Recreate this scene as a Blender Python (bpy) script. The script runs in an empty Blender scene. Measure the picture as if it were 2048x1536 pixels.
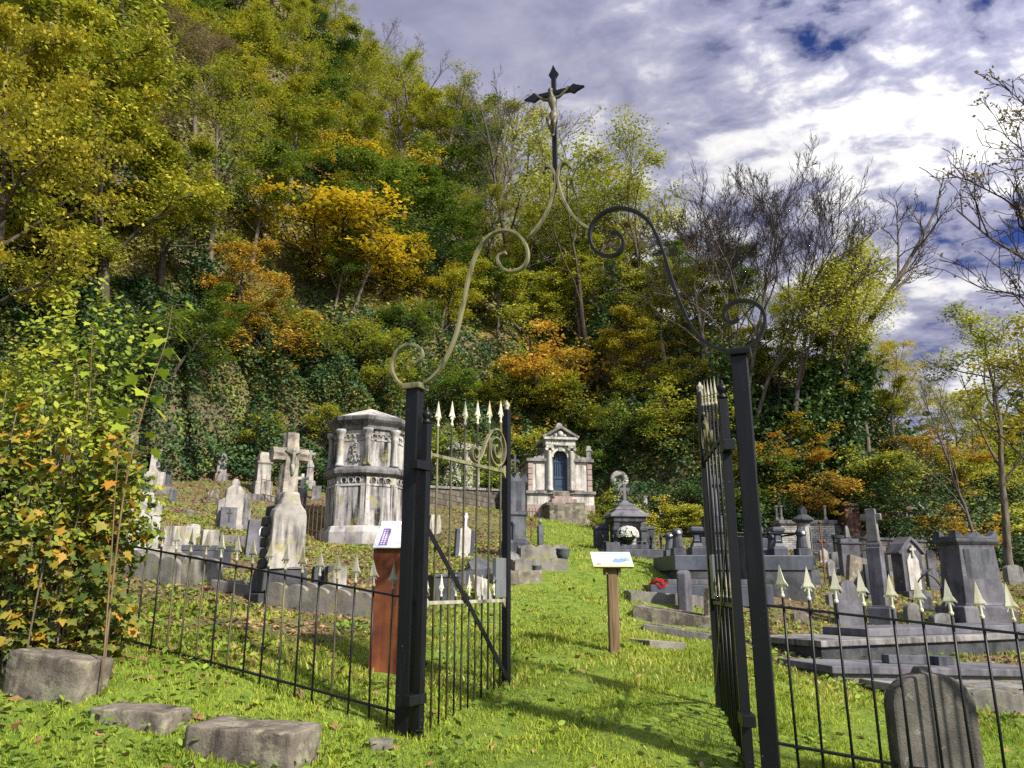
import bpy, math, random
import numpy as np
from mathutils import Vector, Matrix
random.seed(7); rng = np.random.default_rng(7)
SC = bpy.context.scene
COL = SC.collection
R = math.radians

# ------------------------------------------------------------------ camera, sky, sun, exposure
CAM_H, PITCH, FPX = 1.4, R(14.67), 1538.0
cam = bpy.data.objects.new('camera', bpy.data.cameras.new('camera')); COL.objects.link(cam)
cam.data.sensor_width = 36.0; cam.data.lens = 36.0 * FPX / 2048
cam.data.clip_start = 0.05; cam.data.clip_end = 3000
cam.location = (0, 0, CAM_H); cam.rotation_euler = (R(90) + PITCH, 0, 0)
SC.camera = cam
SC.view_settings.view_transform = 'Standard'; SC.view_settings.look = 'None'
SC.view_settings.exposure = 0.95; SC.view_settings.gamma = 1.0
SC.render.engine = 'CYCLES'
SC.cycles.max_bounces = 5; SC.cycles.diffuse_bounces = 2; SC.cycles.glossy_bounces = 2
SC.cycles.transmission_bounces = 3; SC.cycles.transparent_max_bounces = 4
SC.cycles.use_denoising = False

SUN_AZ, SUN_EL = R(132), R(40)          # azimuth measured clockwise from the view direction (+Y)
sd = Vector((math.sin(SUN_AZ) * math.cos(SUN_EL), math.cos(SUN_AZ) * math.cos(SUN_EL), math.sin(SUN_EL)))
sun = bpy.data.objects.new('sun', bpy.data.lights.new('sun', 'SUN')); COL.objects.link(sun)
sun.data.energy = 4.4; sun.data.angle = R(2.5); sun.data.color = (1.0, 0.93, 0.80)
sun.rotation_euler = (-sd).to_track_quat('-Z', 'Y').to_euler()

def NN(nt, kind, **kw):
    n = nt.nodes.new('ShaderNode' + kind)
    for k, v in kw.items():
        if k.startswith('_'): setattr(n, k[1:], v)
        else:
            s = n.inputs[int(k[1:])] if k[0] == 'i' and k[1:].isdigit() else n.inputs[k.replace('__', ' ')]
            if isinstance(v, bpy.types.NodeSocket): nt.links.new(v, s)
            else: s.default_value = v
    return n
def MATH(nt, op, a, b=0.0, clamp=False):
    return NN(nt, 'Math', _operation=op, _use_clamp=clamp, i0=a, i1=b).outputs[0]
def MIX(nt, f, a, b, mode='MIX'):
    n = NN(nt, 'Mix', _data_type='RGBA', _blend_type=mode)
    for s, v in ((n.inputs[0], f), (n.inputs[6], a), (n.inputs[7], b)):
        if isinstance(v, bpy.types.NodeSocket): nt.links.new(v, s)
        else: s.default_value = v if not isinstance(v, tuple) else (*v[:3], 1)
    return n.outputs[2]
def RAMP(nt, f, stops, interp='LINEAR'):
    n = nt.nodes.new('ShaderNodeValToRGB'); n.color_ramp.interpolation = interp
    e = n.color_ramp.elements
    while len(e) < len(stops): e.new(0.5)
    for q, (p, c) in zip(e, stops):
        q.position = p; q.color = (c, c, c, 1) if isinstance(c, (int, float)) else (*c[:3], 1)
    nt.links.new(f, n.inputs[0])
    return n.outputs[0]
def NOISE(nt, vec, scale, detail=5.0, rough=0.55, dist=0.0):
    return NN(nt, 'TexNoise', Vector=vec, Scale=scale, Detail=detail, Roughness=rough, Distortion=dist).outputs['Fac']

W = bpy.data.worlds.new('World'); SC.world = W; W.use_nodes = True
nt = W.node_tree; nt.nodes.clear()
tc = NN(nt, 'TexCoord').outputs['Generated']
sp = NN(nt, 'SeparateXYZ', Vector=tc)
zc = MATH(nt, 'ADD', MATH(nt, 'MAXIMUM', sp.outputs[2], 0.0), 0.22)
px_ = MATH(nt, 'DIVIDE', sp.outputs[0], zc); py_ = MATH(nt, 'DIVIDE', sp.outputs[1], zc)
pv = NN(nt, 'CombineXYZ', X=px_, Y=py_, Z=0.0).outputs[0]
pvm = NN(nt, 'Mapping', Vector=pv, Rotation=(0, 0, R(38)), Scale=(1.0, 1.3, 1.0), Location=(3.1, 0.35, 0)).outputs[0]
n_big = NOISE(nt, pvm, 1.5, 3, 0.5, 0.2)
n_fine = NOISE(nt, pvm, 10.0, 10, 0.60, 0.3)
n_mid = NOISE(nt, NN(nt, 'Mapping', Vector=pvm, Location=(7, 3, 1)).outputs[0], 3.0, 6, 0.55, 0.3)
# contrast of the cloud field grows towards the sunny side of the sky
side = NN(nt, 'MapRange', Value=sp.outputs[0], From__Min=-0.05, From__Max=0.34).outputs[0]
base = MATH(nt, 'ADD', MATH(nt, 'MULTIPLY', n_fine, 0.42), MATH(nt, 'MULTIPLY', n_mid, 0.58))
dev = MATH(nt, 'SUBTRACT', base, 0.5)
amp = MATH(nt, 'ADD', MATH(nt, 'MULTIPLY', side, 2.0), 0.55)
amp = MATH(nt, 'MULTIPLY', amp, NN(nt, 'MapRange', Value=sp.outputs[2], From__Min=0.08, From__Max=0.42, To__Min=0.4).outputs[0])
val = MATH(nt, 'ADD', MATH(nt, 'MULTIPLY', dev, amp), 0.485)
gl = NN(nt, 'VectorMath', _operation='DOT_PRODUCT', i0=tc, i1=(0.40, 0.74, 0.54)).outputs['Value']
glow = NN(nt, 'MapRange', Value=gl, From__Min=0.80, From__Max=1.0, To__Max=0.075).outputs[0]
val = MATH(nt, 'ADD', val, glow)
cl = RAMP(nt, val, [(0.0, (0.18, 0.19, 0.29)), (0.34, (0.185, 0.192, 0.29)), (0.45, (0.255, 0.26, 0.375)), (0.56, (0.37, 0.37, 0.475)),
                    (0.67, (0.66, 0.655, 0.68)), (0.80, (0.80, 0.79, 0.76))])
sky = NN(nt, 'TexSky', _sky_type='NISHITA', _sun_disc=False, _sun_elevation=SUN_EL, _sun_rotation=SUN_AZ, _air_density=1.0, _dust_density=0.6)
gap = RAMP(nt, val, [(0.26, 1.0), (0.41, 0.0)])
gap = MATH(nt, 'MULTIPLY', gap, NN(nt, 'MapRange', Value=sp.outputs[0], From__Min=0.05, From__Max=0.3).outputs[0])
clx = NN(nt, 'VectorMath', _operation='SCALE', i0=cl, Scale=MATH(nt, 'ADD', 6.7, MATH(nt, 'MULTIPLY', NN(nt, 'MapRange', Value=NN(nt, 'VectorMath', _operation='DOT_PRODUCT', i0=tc, i1=tuple(sd)).outputs['Value'], From__Min=0.05, From__Max=0.9).outputs[0], 9.0))).outputs[0]  # clouds brightened towards the sun, mostly behind the view, as added fill light
skb = NN(nt, 'VectorMath', _operation='MULTIPLY', i0=sky.outputs[0], i1=(0.15, 0.20, 0.44)).outputs[0]
skc = MIX(nt, gap, clx, skb)
# behind the viewer: some clear sky, the rest cloud added for fill light
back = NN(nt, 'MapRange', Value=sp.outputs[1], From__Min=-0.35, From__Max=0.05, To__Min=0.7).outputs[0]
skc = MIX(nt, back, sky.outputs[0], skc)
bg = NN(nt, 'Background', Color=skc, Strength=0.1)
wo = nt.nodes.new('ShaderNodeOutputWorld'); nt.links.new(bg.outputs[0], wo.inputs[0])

# ------------------------------------------------------------------ projection helpers
CP, SP = math.cos(PITCH), math.sin(PITCH)
def ray(px, py):
    u = (px - 1024) / FPX; v = (768 - py) / FPX
    return np.array((u, CP - v * SP, SP + v * CP))
C0 = np.array((0, 0, CAM_H))
def P(px, py, Y):
    d = ray(px, py); return C0 + d * (Y / d[1])
def Pz(px, py, z):
    d = ray(px, py); return C0 + d * ((z - CAM_H) / d[2])
def fwd(p): return p[1] * CP + (p[2] - CAM_H) * SP
def mpp(p): return fwd(p) / FPX
def ztop(x, y, py):
    v = (768 - py) / FPX
    return CAM_H + y * (SP + v * CP) / (CP - v * SP)
def proj(p):
    f = fwd(p); up = -p[1] * SP + (p[2] - CAM_H) * CP
    return 1024 + FPX * p[0] / f, 768 - FPX * up / f

# ------------------------------------------------------------------ mesh helpers
def rotm(ax, a): return Matrix.Rotation(a, 4, ax)
def tr(x, y, z): return Matrix.Translation((x, y, z))
class MB:
    def __init__(s): s.v = []; s.f = []
    def add(s, vs, fs, M=None):
        o = len(s.v)
        s.v += [tuple(M @ Vector(p)) for p in vs] if M is not None else [tuple(p) for p in vs]
        s.f += [tuple(i + o for i in q) for q in fs]; return s
    def box(s, x0, x1, y0, y1, z0, z1, M=None, taper=0.0, tapery=None):
        ty = taper if tapery is None else tapery
        vs = [(x0, y0, z0), (x1, y0, z0), (x1, y1, z0), (x0, y1, z0),
              (x0 + taper, y0 + ty, z1), (x1 - taper, y0 + ty, z1), (x1 - taper, y1 - ty, z1), (x0 + taper, y1 - ty, z1)]
        return s.add(vs, [(3, 2, 1, 0), (4, 5, 6, 7), (0, 1, 5, 4), (1, 2, 6, 5), (2, 3, 7, 6), (3, 0, 4, 7)], M)
    def cbox(s, w, d, z0, z1, M=None, taper=0.0): return s.box(-w / 2, w / 2, -d / 2, d / 2, z0, z1, M, taper)
    def prism(s, pts, y0, y1, M=None):
        a = sum(pts[i][0] * pts[(i + 1) % len(pts)][1] - pts[(i + 1) % len(pts)][0] * pts[i][1] for i in range(len(pts)))
        if a < 0: pts = pts[::-1]
        n = len(pts)
        vs = [(x, y0, z) for x, z in pts] + [(x, y1, z) for x, z in pts]
        fs = [tuple(range(n)), tuple(range(2 * n - 1, n - 1, -1))] + [((i + 1) % n, i, n + i, n + (i + 1) % n) for i in range(n)]
        return s.add(vs, fs, M)
    def lathe(s, prof, n=16, M=None, phase=0.0):
        vs = []; fs = []
        for r, z in prof:
            for k in range(n):
                a = phase + 2 * math.pi * k / n; vs.append((r * math.cos(a), r * math.sin(a), z))
        for i in range(len(prof) - 1):
            for k in range(n):
                a, b = i * n + k, i * n + (k + 1) % n; fs.append((a, b, b + n, a + n))
        fs.append(tuple(range(n - 1, -1, -1))); fs.append(tuple(range((len(prof) - 1) * n, len(prof) * n)))
        return s.add(vs, fs, M)
    def sq(s, prof, M=None, ratio=1.0):          # square lathe: profile of half widths
        vs = []; fs = []
        for r, z in prof:
            ry = r * ratio; vs += [(-r, -ry, z), (r, -ry, z), (r, ry, z), (-r, ry, z)]
        for i in range(len(prof) - 1):
            for k in range(4):
                a, b = i * 4 + k, i * 4 + (k + 1) % 4; fs.append((a, b, b + 4, a + 4))
        m = (len(prof) - 1) * 4
        fs += [(3, 2, 1, 0), (m, m + 1, m + 2, m + 3)]
        return s.add(vs, fs, M)
    def tube(s, pts, rad, n=6, M=None, cap=True):
        pts = [Vector(p) for p in pts]; m = len(pts)
        if not hasattr(rad, '__len__'): rad = [rad] * m
        vs = []; fs = []; ref = None
        for i in range(m):
            t = (pts[min(i + 1, m - 1)] - pts[max(i - 1, 0)])
            t = t.normalized() if t.length > 1e-9 else Vector((0, 0, 1))
            if ref is None:
                ref = t.orthogonal().normalized()
            else:
                ref = (ref - t * ref.dot(t)); ref = ref.normalized() if ref.length > 1e-6 else t.orthogonal().normalized()
            b = t.cross(ref)
            for k in range(n):
                a = 2 * math.pi * k / n; vs.append(pts[i] + (ref * math.cos(a) + b * math.sin(a)) * rad[i])
        for i in range(m - 1):
            for k in range(n):
                a, c = i * n + k, i * n + (k + 1) % n; fs.append((a, c, c + n, a + n))
        if cap: fs.append(tuple(range(n - 1, -1, -1))); fs.append(tuple(range((m - 1) * n, m * n)))
        return s.add(vs, fs, M)
    def ribbon(s, pts, th, dp, nrm, M=None):     # flat bar bent along pts; th in the plane, dp along nrm
        pts = [Vector(p) for p in pts]; nrm = Vector(nrm).normalized(); m = len(pts); vs = []; fs = []
        for i in range(m):
            t = (pts[min(i + 1, m - 1)] - pts[max(i - 1, 0)]).normalized(); q = t.cross(nrm).normalized()
            k = th / 2
            vs += [pts[i] + q * k + nrm * dp / 2, pts[i] - q * k + nrm * dp / 2, pts[i] - q * k - nrm * dp / 2, pts[i] + q * k - nrm * dp / 2]
        for i in range(m - 1):
            for k in range(4):
                a, b = i * 4 + k, i * 4 + (k + 1) % 4; fs.append((b, a, a + 4, b + 4))
        e = (m - 1) * 4; fs += [(0, 1, 2, 3), (e + 3, e + 2, e + 1, e)]
        return s.add(vs, fs, M)
    def ball(s, c, r, n=10, M=None, sz=1.0):
        prof = [(max(1e-4, r * math.sin(math.pi * i / n)), c[2] - sz * r * math.cos(math.pi * i / n)) for i in range(n + 1)]
        return s.lathe(prof, n + 2, (M or Matrix()) @ tr(c[0], c[1], 0))
    def mesh(s, name, mat, smooth=False):
        me = bpy.data.meshes.new(name); me.from_pydata(s.v, [], s.f)
        if mat: me.materials.append(mat)
        if smooth:
            me.shade_smooth()
        me.update(); return me
    def build(s, name, mat, parent=None, bevel=0.0, smooth=False, label=None):
        o = bpy.data.objects.new(name, s.mesh(name, mat, smooth)); COL.objects.link(o)
        if parent is not None: o.parent = parent
        if bevel:
            b = o.modifiers.new('bevel', 'BEVEL'); b.width = bevel; b.segments = 2; b.limit_method = 'ANGLE'; b.angle_limit = R(32)
        if label: o['label'] = label
        return o
def quick_mesh(name, verts, nper, mat, smooth=False):   # many separate polygons of nper corners, verts (N*nper,3)
    n = len(verts); me = bpy.data.meshes.new(name)
    me.vertices.add(n); me.vertices.foreach_set('co', np.ascontiguousarray(verts, dtype=np.float32).ravel())
    me.loops.add(n); me.loops.foreach_set('vertex_index', np.arange(n, dtype=np.int32))
    k = n // nper; me.polygons.add(k)
    me.polygons.foreach_set('loop_start', np.arange(0, n, nper, dtype=np.int32))
    me.materials.append(mat); me.update(calc_edges=True); return me
def link(name, me, parent=None):
    o = bpy.data.objects.new(name, me); COL.objects.link(o)
    if parent is not None: o.parent = parent
    return o
def thing(name, label, cat, loc, rz=0.0, group=None, tilt=(0, 0)):
    o = bpy.data.objects.new(name, None); COL.objects.link(o); o.empty_display_size = 0.2
    o.location = loc; o.rotation_euler = (tilt[0], tilt[1], rz); return tag(o, label, cat, group, 'thing')
def tag(o, label=None, cat=None, group=None, kind=None):
    if label: o['label'] = label
    if cat: o['category'] = cat
    if group: o['group'] = group
    if kind: o['kind'] = kind
    return o
def dup(root, loc=None, rz=None, scale=None, label=None, group=None, parent=None):
    r = root.copy(); COL.objects.link(r)
    if parent is not None: r.parent = parent
    if loc is not None: r.location = loc
    if rz is not None: r.rotation_euler[2] = rz
    if scale is not None: r.scale = (scale,) * 3 if not hasattr(scale, '__len__') else scale
    if label: r['label'] = label
    if group: r['group'] = group
    for ch in list(root.children): dup(ch, parent=r)
    return r
def smoothpath(pts, per=5):
    pts = [Vector(p) for p in pts]; out = []
    for i in range(len(pts) - 1):
        p0, p1, p2, p3 = pts[max(i - 1, 0)], pts[i], pts[i + 1], pts[min(i + 2, len(pts) - 1)]
        for k in range(per):
            t = k / per
            out.append(0.5 * ((2 * p1) + (p2 - p0) * t + (2 * p0 - 5 * p1 + 4 * p2 - p3) * t * t + (3 * p1 - p0 - 3 * p2 + p3) * t ** 3))
    out.append(pts[-1]); return out

# ------------------------------------------------------------------ materials
def newmat(name):
    m = bpy.data.materials.new(name); m.use_nodes = True; nt = m.node_tree; nt.nodes.clear()
    o = nt.nodes.new('ShaderNodeOutputMaterial'); return m, nt, o
def finish(nt, out, col, rough=0.8, bump=None, bstr=0.3, bdist=0.01, metal=0.0, spec=0.5):
    b = nt.nodes.new('ShaderNodeBsdfPrincipled')
    for k, v in (('Base Color', col), ('Roughness', rough), ('Metallic', metal), ('Specular IOR Level', spec)):
        if isinstance(v, bpy.types.NodeSocket): nt.links.new(v, b.inputs[k])
        else: b.inputs[k].default_value = (*v, 1) if isinstance(v, tuple) else v
    if bump is not None:
        bn = NN(nt, 'Bump', Strength=bstr, Distance=bdist, Height=bump); nt.links.new(bn.outputs[0], b.inputs['Normal'])
    nt.links.new(b.outputs[0], out.inputs[0]); return b
def objvec(nt, k=37.0):
    oi = nt.nodes.new('ShaderNodeObjectInfo'); c = NN(nt, 'TexCoord').outputs['Object']
    off = NN(nt, 'CombineXYZ', X=MATH(nt, 'MULTIPLY', oi.outputs['Random'], k), Y=MATH(nt, 'MULTIPLY', oi.outputs['Random'], k * 1.7), Z=MATH(nt, 'MULTIPLY', oi.outputs['Random'], k * .6)).outputs[0]
    return NN(nt, 'VectorMath', _operation='ADD', i0=c, i1=off).outputs[0], oi
def stone(name, light, dark, black=None, streak=0.5, lichen=None, lich=0.64, scale=2.2, rough=0.85, bump=0.35, course=None):
    m, nt, o = newmat(name); v, oi = objvec(nt)
    a = NOISE(nt, v, scale, 8, 0.62, 0.2)
    col = RAMP(nt, a, [(0.32, dark), (0.62, light)])
    if black is None: black = tuple(x * 0.25 for x in dark)
    sv = NN(nt, 'Mapping', Vector=v, Scale=(7, 7, 0.55)).outputs[0]
    s1 = NOISE(nt, sv, 1.0, 6, 0.6, 0.3)
    big = NOISE(nt, v, scale * 0.55, 6, 0.6)
    sf = MATH(nt, 'MULTIPLY', RAMP(nt, s1, [(0.42, 0), (0.60, 1)]), RAMP(nt, big, [(0.40, 0), (0.56, 1)]))
    col = MIX(nt, MATH(nt, 'MULTIPLY', sf, streak), col, black)
    spk = RAMP(nt, NOISE(nt, v, scale * 9, 6, 0.7), [(0.55, 0), (0.70, 1)])
    col = MIX(nt, MATH(nt, 'MULTIPLY', spk, 0.45), col, black)
    if lichen:
        l = MATH(nt, 'MULTIPLY', RAMP(nt, NOISE(nt, v, scale * 1.6, 9, 0.7, 0.4), [(lich - .06, 0), (lich + .04, 1)]), 0.85)
        col = MIX(nt, l, col, lichen)
    h = NOISE(nt, v, scale * 14, 8, 0.7)
    h = MATH(nt, 'ADD', h, MATH(nt, 'MULTIPLY', a, 1.5))
    finish(nt, o, col, rough, h, bump, 0.012, spec=0.3); return m
M = {}
M['grey'] = stone('grey_stone', (0.25, 0.24, 0.235), (0.10, 0.098, 0.10), (0.018, 0.018, 0.022), 0.85, (0.20, 0.175, 0.08))
M['pale'] = stone('pale_stone', (0.40, 0.375, 0.345), (0.19, 0.18, 0.17), (0.022, 0.022, 0.026), 0.9, (0.27, 0.235, 0.08), 0.62)
M['white'] = stone('white_stone', (0.54, 0.515, 0.48), (0.31, 0.29, 0.27), (0.05, 0.046, 0.042), 0.65, (0.34, 0.29, 0.11), 0.66)
M['octa'] = stone('weathered_limestone', (0.47, 0.45, 0.435), (0.22, 0.21, 0.205), (0.010, 0.010, 0.013), 1.0, (0.28, 0.245, 0.05), 0.62, 1.15)
M['blue'] = stone('blue_stone', (0.105, 0.112, 0.128), (0.038, 0.041, 0.052), (0.012, 0.012, 0.018), 0.7, (0.22, 0.22, 0.17), 0.7)
M['darkblue'] = stone('dark_granite', (0.075, 0.085, 0.11), (0.035, 0.04, 0.055), (0.01, 0.01, 0.014), 0.4, rough=0.5, bump=0.12)
M['violet'] = stone('violet_grey_stone', (0.15, 0.147, 0.165), (0.062, 0.06, 0.073), (0.03, 0.03, 0.04), 0.6, (0.33, 0.32, 0.28), 0.68)
M['sooty'] = stone('sooty_stone', (0.20, 0.195, 0.195), (0.05, 0.05, 0.053), (0.010, 0.010, 0.013), 0.9, scale=1.6)
M['lichen'] = stone('lichen_stone', (0.34, 0.33, 0.30), (0.13, 0.13, 0.12), (0.03, 0.03, 0.03), 0.6, (0.42, 0.41, 0.36), 0.5, 3.2, bump=0.6)
M['brown'] = stone('brown_stone', (0.20, 0.17, 0.14), (0.075, 0.062, 0.052), (0.02, 0.018, 0.015), 0.7, (0.26, 0.25, 0.17), 0.57, 3.4, bump=0.8)
M['red'] = stone('red_sandstone', (0.30, 0.16, 0.12), (0.15, 0.085, 0.07), (0.04, 0.025, 0.02), 0.5)
M['pink'] = stone('pink_stone', (0.36, 0.285, 0.255), (0.22, 0.165, 0.15), (0.07, 0.05, 0.045), 0.5)
M['bark_stone'] = stone('log_stone', (0.40, 0.36, 0.30), (0.12, 0.105, 0.09), (0.03, 0.03, 0.03), 0.6, (0.36, 0.30, 0.10), 0.66, 4.0, bump=0.9)
M['kerb'] = stone('concrete_kerb', (0.22, 0.205, 0.18), (0.10, 0.093, 0.082), (0.03, 0.03, 0.03), 0.5, (0.20, 0.20, 0.09), 0.6, 3.0, bump=0.5)
M['rough'] = stone('rough_dark_stone', (0.075, 0.078, 0.085), (0.022, 0.023, 0.028), (0.006, 0.006, 0.008), 0.4, (0.16, 0.16, 0.13), 0.74, 4.5, bump=1.0)
def flat(name, c, rough=0.6, metal=0.0, var=0.25, sc=8.0):
    m, nt, o = newmat(name); v, oi = objvec(nt); a = NOISE(nt, v, sc, 6, 0.6)
    col = MIX(nt, MATH(nt, 'MULTIPLY', RAMP(nt, a, [(0.35, 0), (0.7, 1)]), var * 2), c, tuple(x * 0.45 for x in c))
    finish(nt, o, col, rough, a, 0.15, 0.01, metal); return m
def iron(name, base, moss, mossy, rust=0.70, rough=0.42):
    m, nt, o = newmat(name); v, oi = objvec(nt, 11)
    sv = NN(nt, 'Mapping', Vector=v, Scale=(9, 9, 1.2)).outputs[0]
    a = NOISE(nt, sv, 1.3, 7, 0.65)
    col = MIX(nt, RAMP(nt, a, [(mossy - .1, 0), (mossy + .1, 1)]), base, moss)
    r = NOISE(nt, v, 9, 8, 0.7, 0.3); rf = RAMP(nt, r, [(rust, 0), (rust + .02, 1)])
    col = MIX(nt, rf, col, (0.30, 0.10, 0.05))
    sp_ = RAMP(nt, NOISE(nt, v, 60, 3, 0.6), [(0.72, 0), (0.74, 1)])
    col = MIX(nt, MATH(nt, 'MULTIPLY', sp_, 0.5), col, (0.35, 0.35, 0.33))
    finish(nt, o, col, rough, NOISE(nt, v, 45, 4, 0.6), 0.12, 0.004, spec=0.3); return m
M['iron'] = iron('black_painted_iron', (0.004, 0.0045, 0.007), (0.012, 0.013, 0.012), 0.62, 0.73)
M['iron_moss'] = iron('black_iron_with_algae', (0.008, 0.009, 0.009), (0.13, 0.12, 0.05), 0.50, 0.76, 0.6)
M['iron_olive'] = iron('olive_stained_iron', (0.045, 0.044, 0.028), (0.20, 0.185, 0.10), 0.44, 0.78, 0.65)
M['silver'] = iron('silver_painted_iron', (0.60, 0.58, 0.47), (0.36, 0.33, 0.19), 0.56, 0.80, 0.5)
M['silver_old'] = iron('worn_silver_paint', (0.36, 0.345, 0.285), (0.17, 0.155, 0.085), 0.52, 0.76, 0.55)
M['rust'] = flat('rusted_iron', (0.13, 0.06, 0.035), 0.85, 0, 0.4, 20)
M['bronze'] = flat('dark_bronze', (0.12, 0.105, 0.07), 0.55, 0.2, 0.4, 14)
m, nt, o = newmat('corten_steel'); v, oi = objvec(nt)
a = NOISE(nt, v, 3, 9, 0.65); st = NOISE(nt, NN(nt, 'Mapping', Vector=v, Scale=(14, 14, 0.5)).outputs[0], 1, 5, 0.6)
c = RAMP(nt, MATH(nt, 'ADD', MATH(nt, 'MULTIPLY', a, .6), MATH(nt, 'MULTIPLY', st, .4)), [(0.36, (0.05, 0.014, 0.007)), (0.5, (0.12, 0.033, 0.012)), (0.66, (0.20, 0.065, 0.02))])
finish(nt, o, c, 0.8, NOISE(nt, v, 60, 5, .7), .3, .004, spec=.3); M['corten'] = m
m, nt, o = newmat('weathered_timber'); v, oi = objvec(nt)
a = NOISE(nt, NN(nt, 'Mapping', Vector=v, Scale=(22, 22, 1.1)).outputs[0], 1.5, 8, .65, .4)
finish(nt, o, RAMP(nt, a, [(0.3, (0.045, 0.026, 0.013)), (0.55, (0.17, 0.115, 0.065)), (0.75, (0.27, 0.20, 0.125))]), .85, a, .6, .006, spec=.2); M['timber'] = m
def bark(name, c1, c2):
    m, nt, o = newmat(name); v, oi = objvec(nt)
    a = NOISE(nt, NN(nt, 'Mapping', Vector=v, Scale=(9, 9, 1.6)).outputs[0], 1.2, 7, .65, .4)
    finish(nt, o, RAMP(nt, a, [(0.32, c1), (0.68, c2)]), .9, a, .7, .03, spec=.15); return m
M['bark'] = bark('tree_bark', (0.028, 0.022, 0.018), (0.11, 0.09, 0.07))
M['bark_pale'] = bark('pale_bark', (0.06, 0.05, 0.042), (0.20, 0.17, 0.14))
M['twig'] = bark('twig_bark', (0.055, 0.045, 0.045), (0.15, 0.125, 0.12))
M['twig_dark'] = bark('dark_twig_bark', (0.018, 0.014, 0.015), (0.06, 0.048, 0.045))
M['panel'] = flat('white_panel', (0.80, 0.79, 0.83), 0.3, 0, 0.03)
M['purple'] = flat('purple_print', (0.20, 0.14, 0.34), 0.4, 0, 0.05)
M['lilac'] = flat('lilac_print', (0.47, 0.36, 0.52), 0.4, 0, 0.12, 30)
M['blueprint'] = flat('blue_print', (0.20, 0.30, 0.52), 0.4, 0, 0.05)
M['greyprint'] = flat('grey_print', (0.46, 0.46, 0.52), 0.4, 0, 0.05)
M['ink'] = flat('dark_lettering', (0.03, 0.028, 0.026), 0.7, 0, 0.1)
M['whiteletter'] = flat('pale_lettering', (0.75, 0.74, 0.76), 0.6, 0, 0.05)
M['navy'] = flat('navy_painted_door', (0.012, 0.035, 0.075), 0.45, 0, 0.2)
M['pot'] = flat('dark_pot', (0.03, 0.03, 0.03), 0.5)
M['glasspot'] = flat('pale_vase', (0.45, 0.47, 0.44), 0.3)
# ------------------------------------------------------------------ terrain
# known spots of the burial ground: pixel of the photograph's foot point and its distance
_cp = [(1228, 1303, 9.5), (1150, 1140, 16.5), (1125, 1045, 32), (1950, 1257, 15.4), (1640, 1352, 9.8), (1500, 1182, 17),
       (1610, 1106, 27), (1950, 1150, 26), (725, 1098, 24), (440, 962, 28), (560, 1205, 12), (465, 1058, 19), (280, 1126, 14.3),
       (220, 1325, 7.35), (790, 1346, 8.5), (100, 1405, 7.0), (500, 1515, 6.15), (1250, 1112, 20), (1330, 1262, 12.3), (300, 962, 27.5),
       (900, 1030, 27), (1300, 1440, 6.9), (1085, 1095, 19.5)]
_pts = [P(*c) for c in _cp] + [np.array(q, float) for q in
        ((0, 0, 0), (-3, 1, .12), (3, 1, -.05), (0, 4, 0), (-.9, 6.2, .0), (1.8, 5.3, -0.02), (3.2, 4.8, -.08), (6, 5, -.1), (-6, 3, .5), (12, 8, 0), (-12, 12, 2.9), (20, 26, 1.2), (18, 14, .2))]
_pts = np.array(_pts)
def _phi(r2): return 0.5 * r2 * np.log(np.maximum(r2, 1e-9))
_n = len(_pts); _A = np.zeros((_n + 3, _n + 3))
_d2 = ((_pts[:, None, :2] - _pts[None, :, :2]) ** 2).sum(-1)
_A[:_n, :_n] = _phi(_d2) + np.eye(_n) * 0.6
_A[:_n, _n] = 1; _A[:_n, _n + 1:] = _pts[:, :2]; _A[_n:, :_n] = _A[:_n, _n:].T
_w = np.linalg.solve(_A, np.concatenate([_pts[:, 2], np.zeros(3)]))
def lawn(x, y):
    xc = np.clip(x, -15, 21); yc = np.clip(y, -2, 33)
    r2 = (xc[..., None] - _pts[:, 0]) ** 2 + (yc[..., None] - _pts[:, 1]) ** 2
    return _phi(r2) @ _w[:_n] + _w[_n] + _w[_n + 1] * xc + _w[_n + 2] * yc
_fx = [-70, -35, -22, -15, -11, -6, -2, 3, 9, 16, 24, 40, 80]
_fy = [-10, 5, 14, 22, 28.5, 30, 33, 36, 33, 31.5, 34, 44, 60]
_hx = [-70, -25, -9, 0, 8, 17, 22, 30, 80]
_hy = [75, 58, 40, 29, 20.5, 13.0, 6.5, 5, 4]
HS = 1.12
def foot(x): return np.interp(x, _fx, _fy)
def T(x, y):
    x = np.asarray(x, float); y = np.asarray(y, float)
    z0 = lawn(x, y)
    s = y - foot(x); s = 0.5 * (s + np.sqrt(s * s + 1.2)) - 0.5 * np.exp(-np.abs(s))
    s = np.maximum(s, 0)
    H = np.interp(x + 0 * y, _hx, _hy)
    up = np.minimum(z0 + HS * s, 900)
    k = 2.0
    top = H - 0.12 * np.maximum(s - H / HS, 0)
    m = 0.5 * (up + top - np.sqrt((up - top) ** 2 + k))
    w = np.clip(s / 3.0, 0, 1)
    und = 0.5 * np.sin(x * .55 + 1.3) * np.sin(y * .47) * np.clip(s / 6, 0, 1) * 1.6
    return z0 * (1 - w) + np.where(up < top, np.minimum(m, up), m) * w + und
def Tz(x, y): return float(T(np.array(x), np.array(y)))
_ts = np.concatenate([np.linspace(1.5, 40, 1600), np.linspace(40.05, 120, 800)])
def G(px, py):                       # where the line of sight meets the ground
    d = ray(px, py); d = d / d[1]
    q = C0[None] + d[None] * _ts[:, None]
    below = q[:, 2] < T(q[:, 0], q[:, 1])
    i = int(np.argmax(below)) if below.any() else len(_ts) - 1
    p = q[i]; return np.array((p[0], p[1], Tz(p[0], p[1])))
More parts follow.
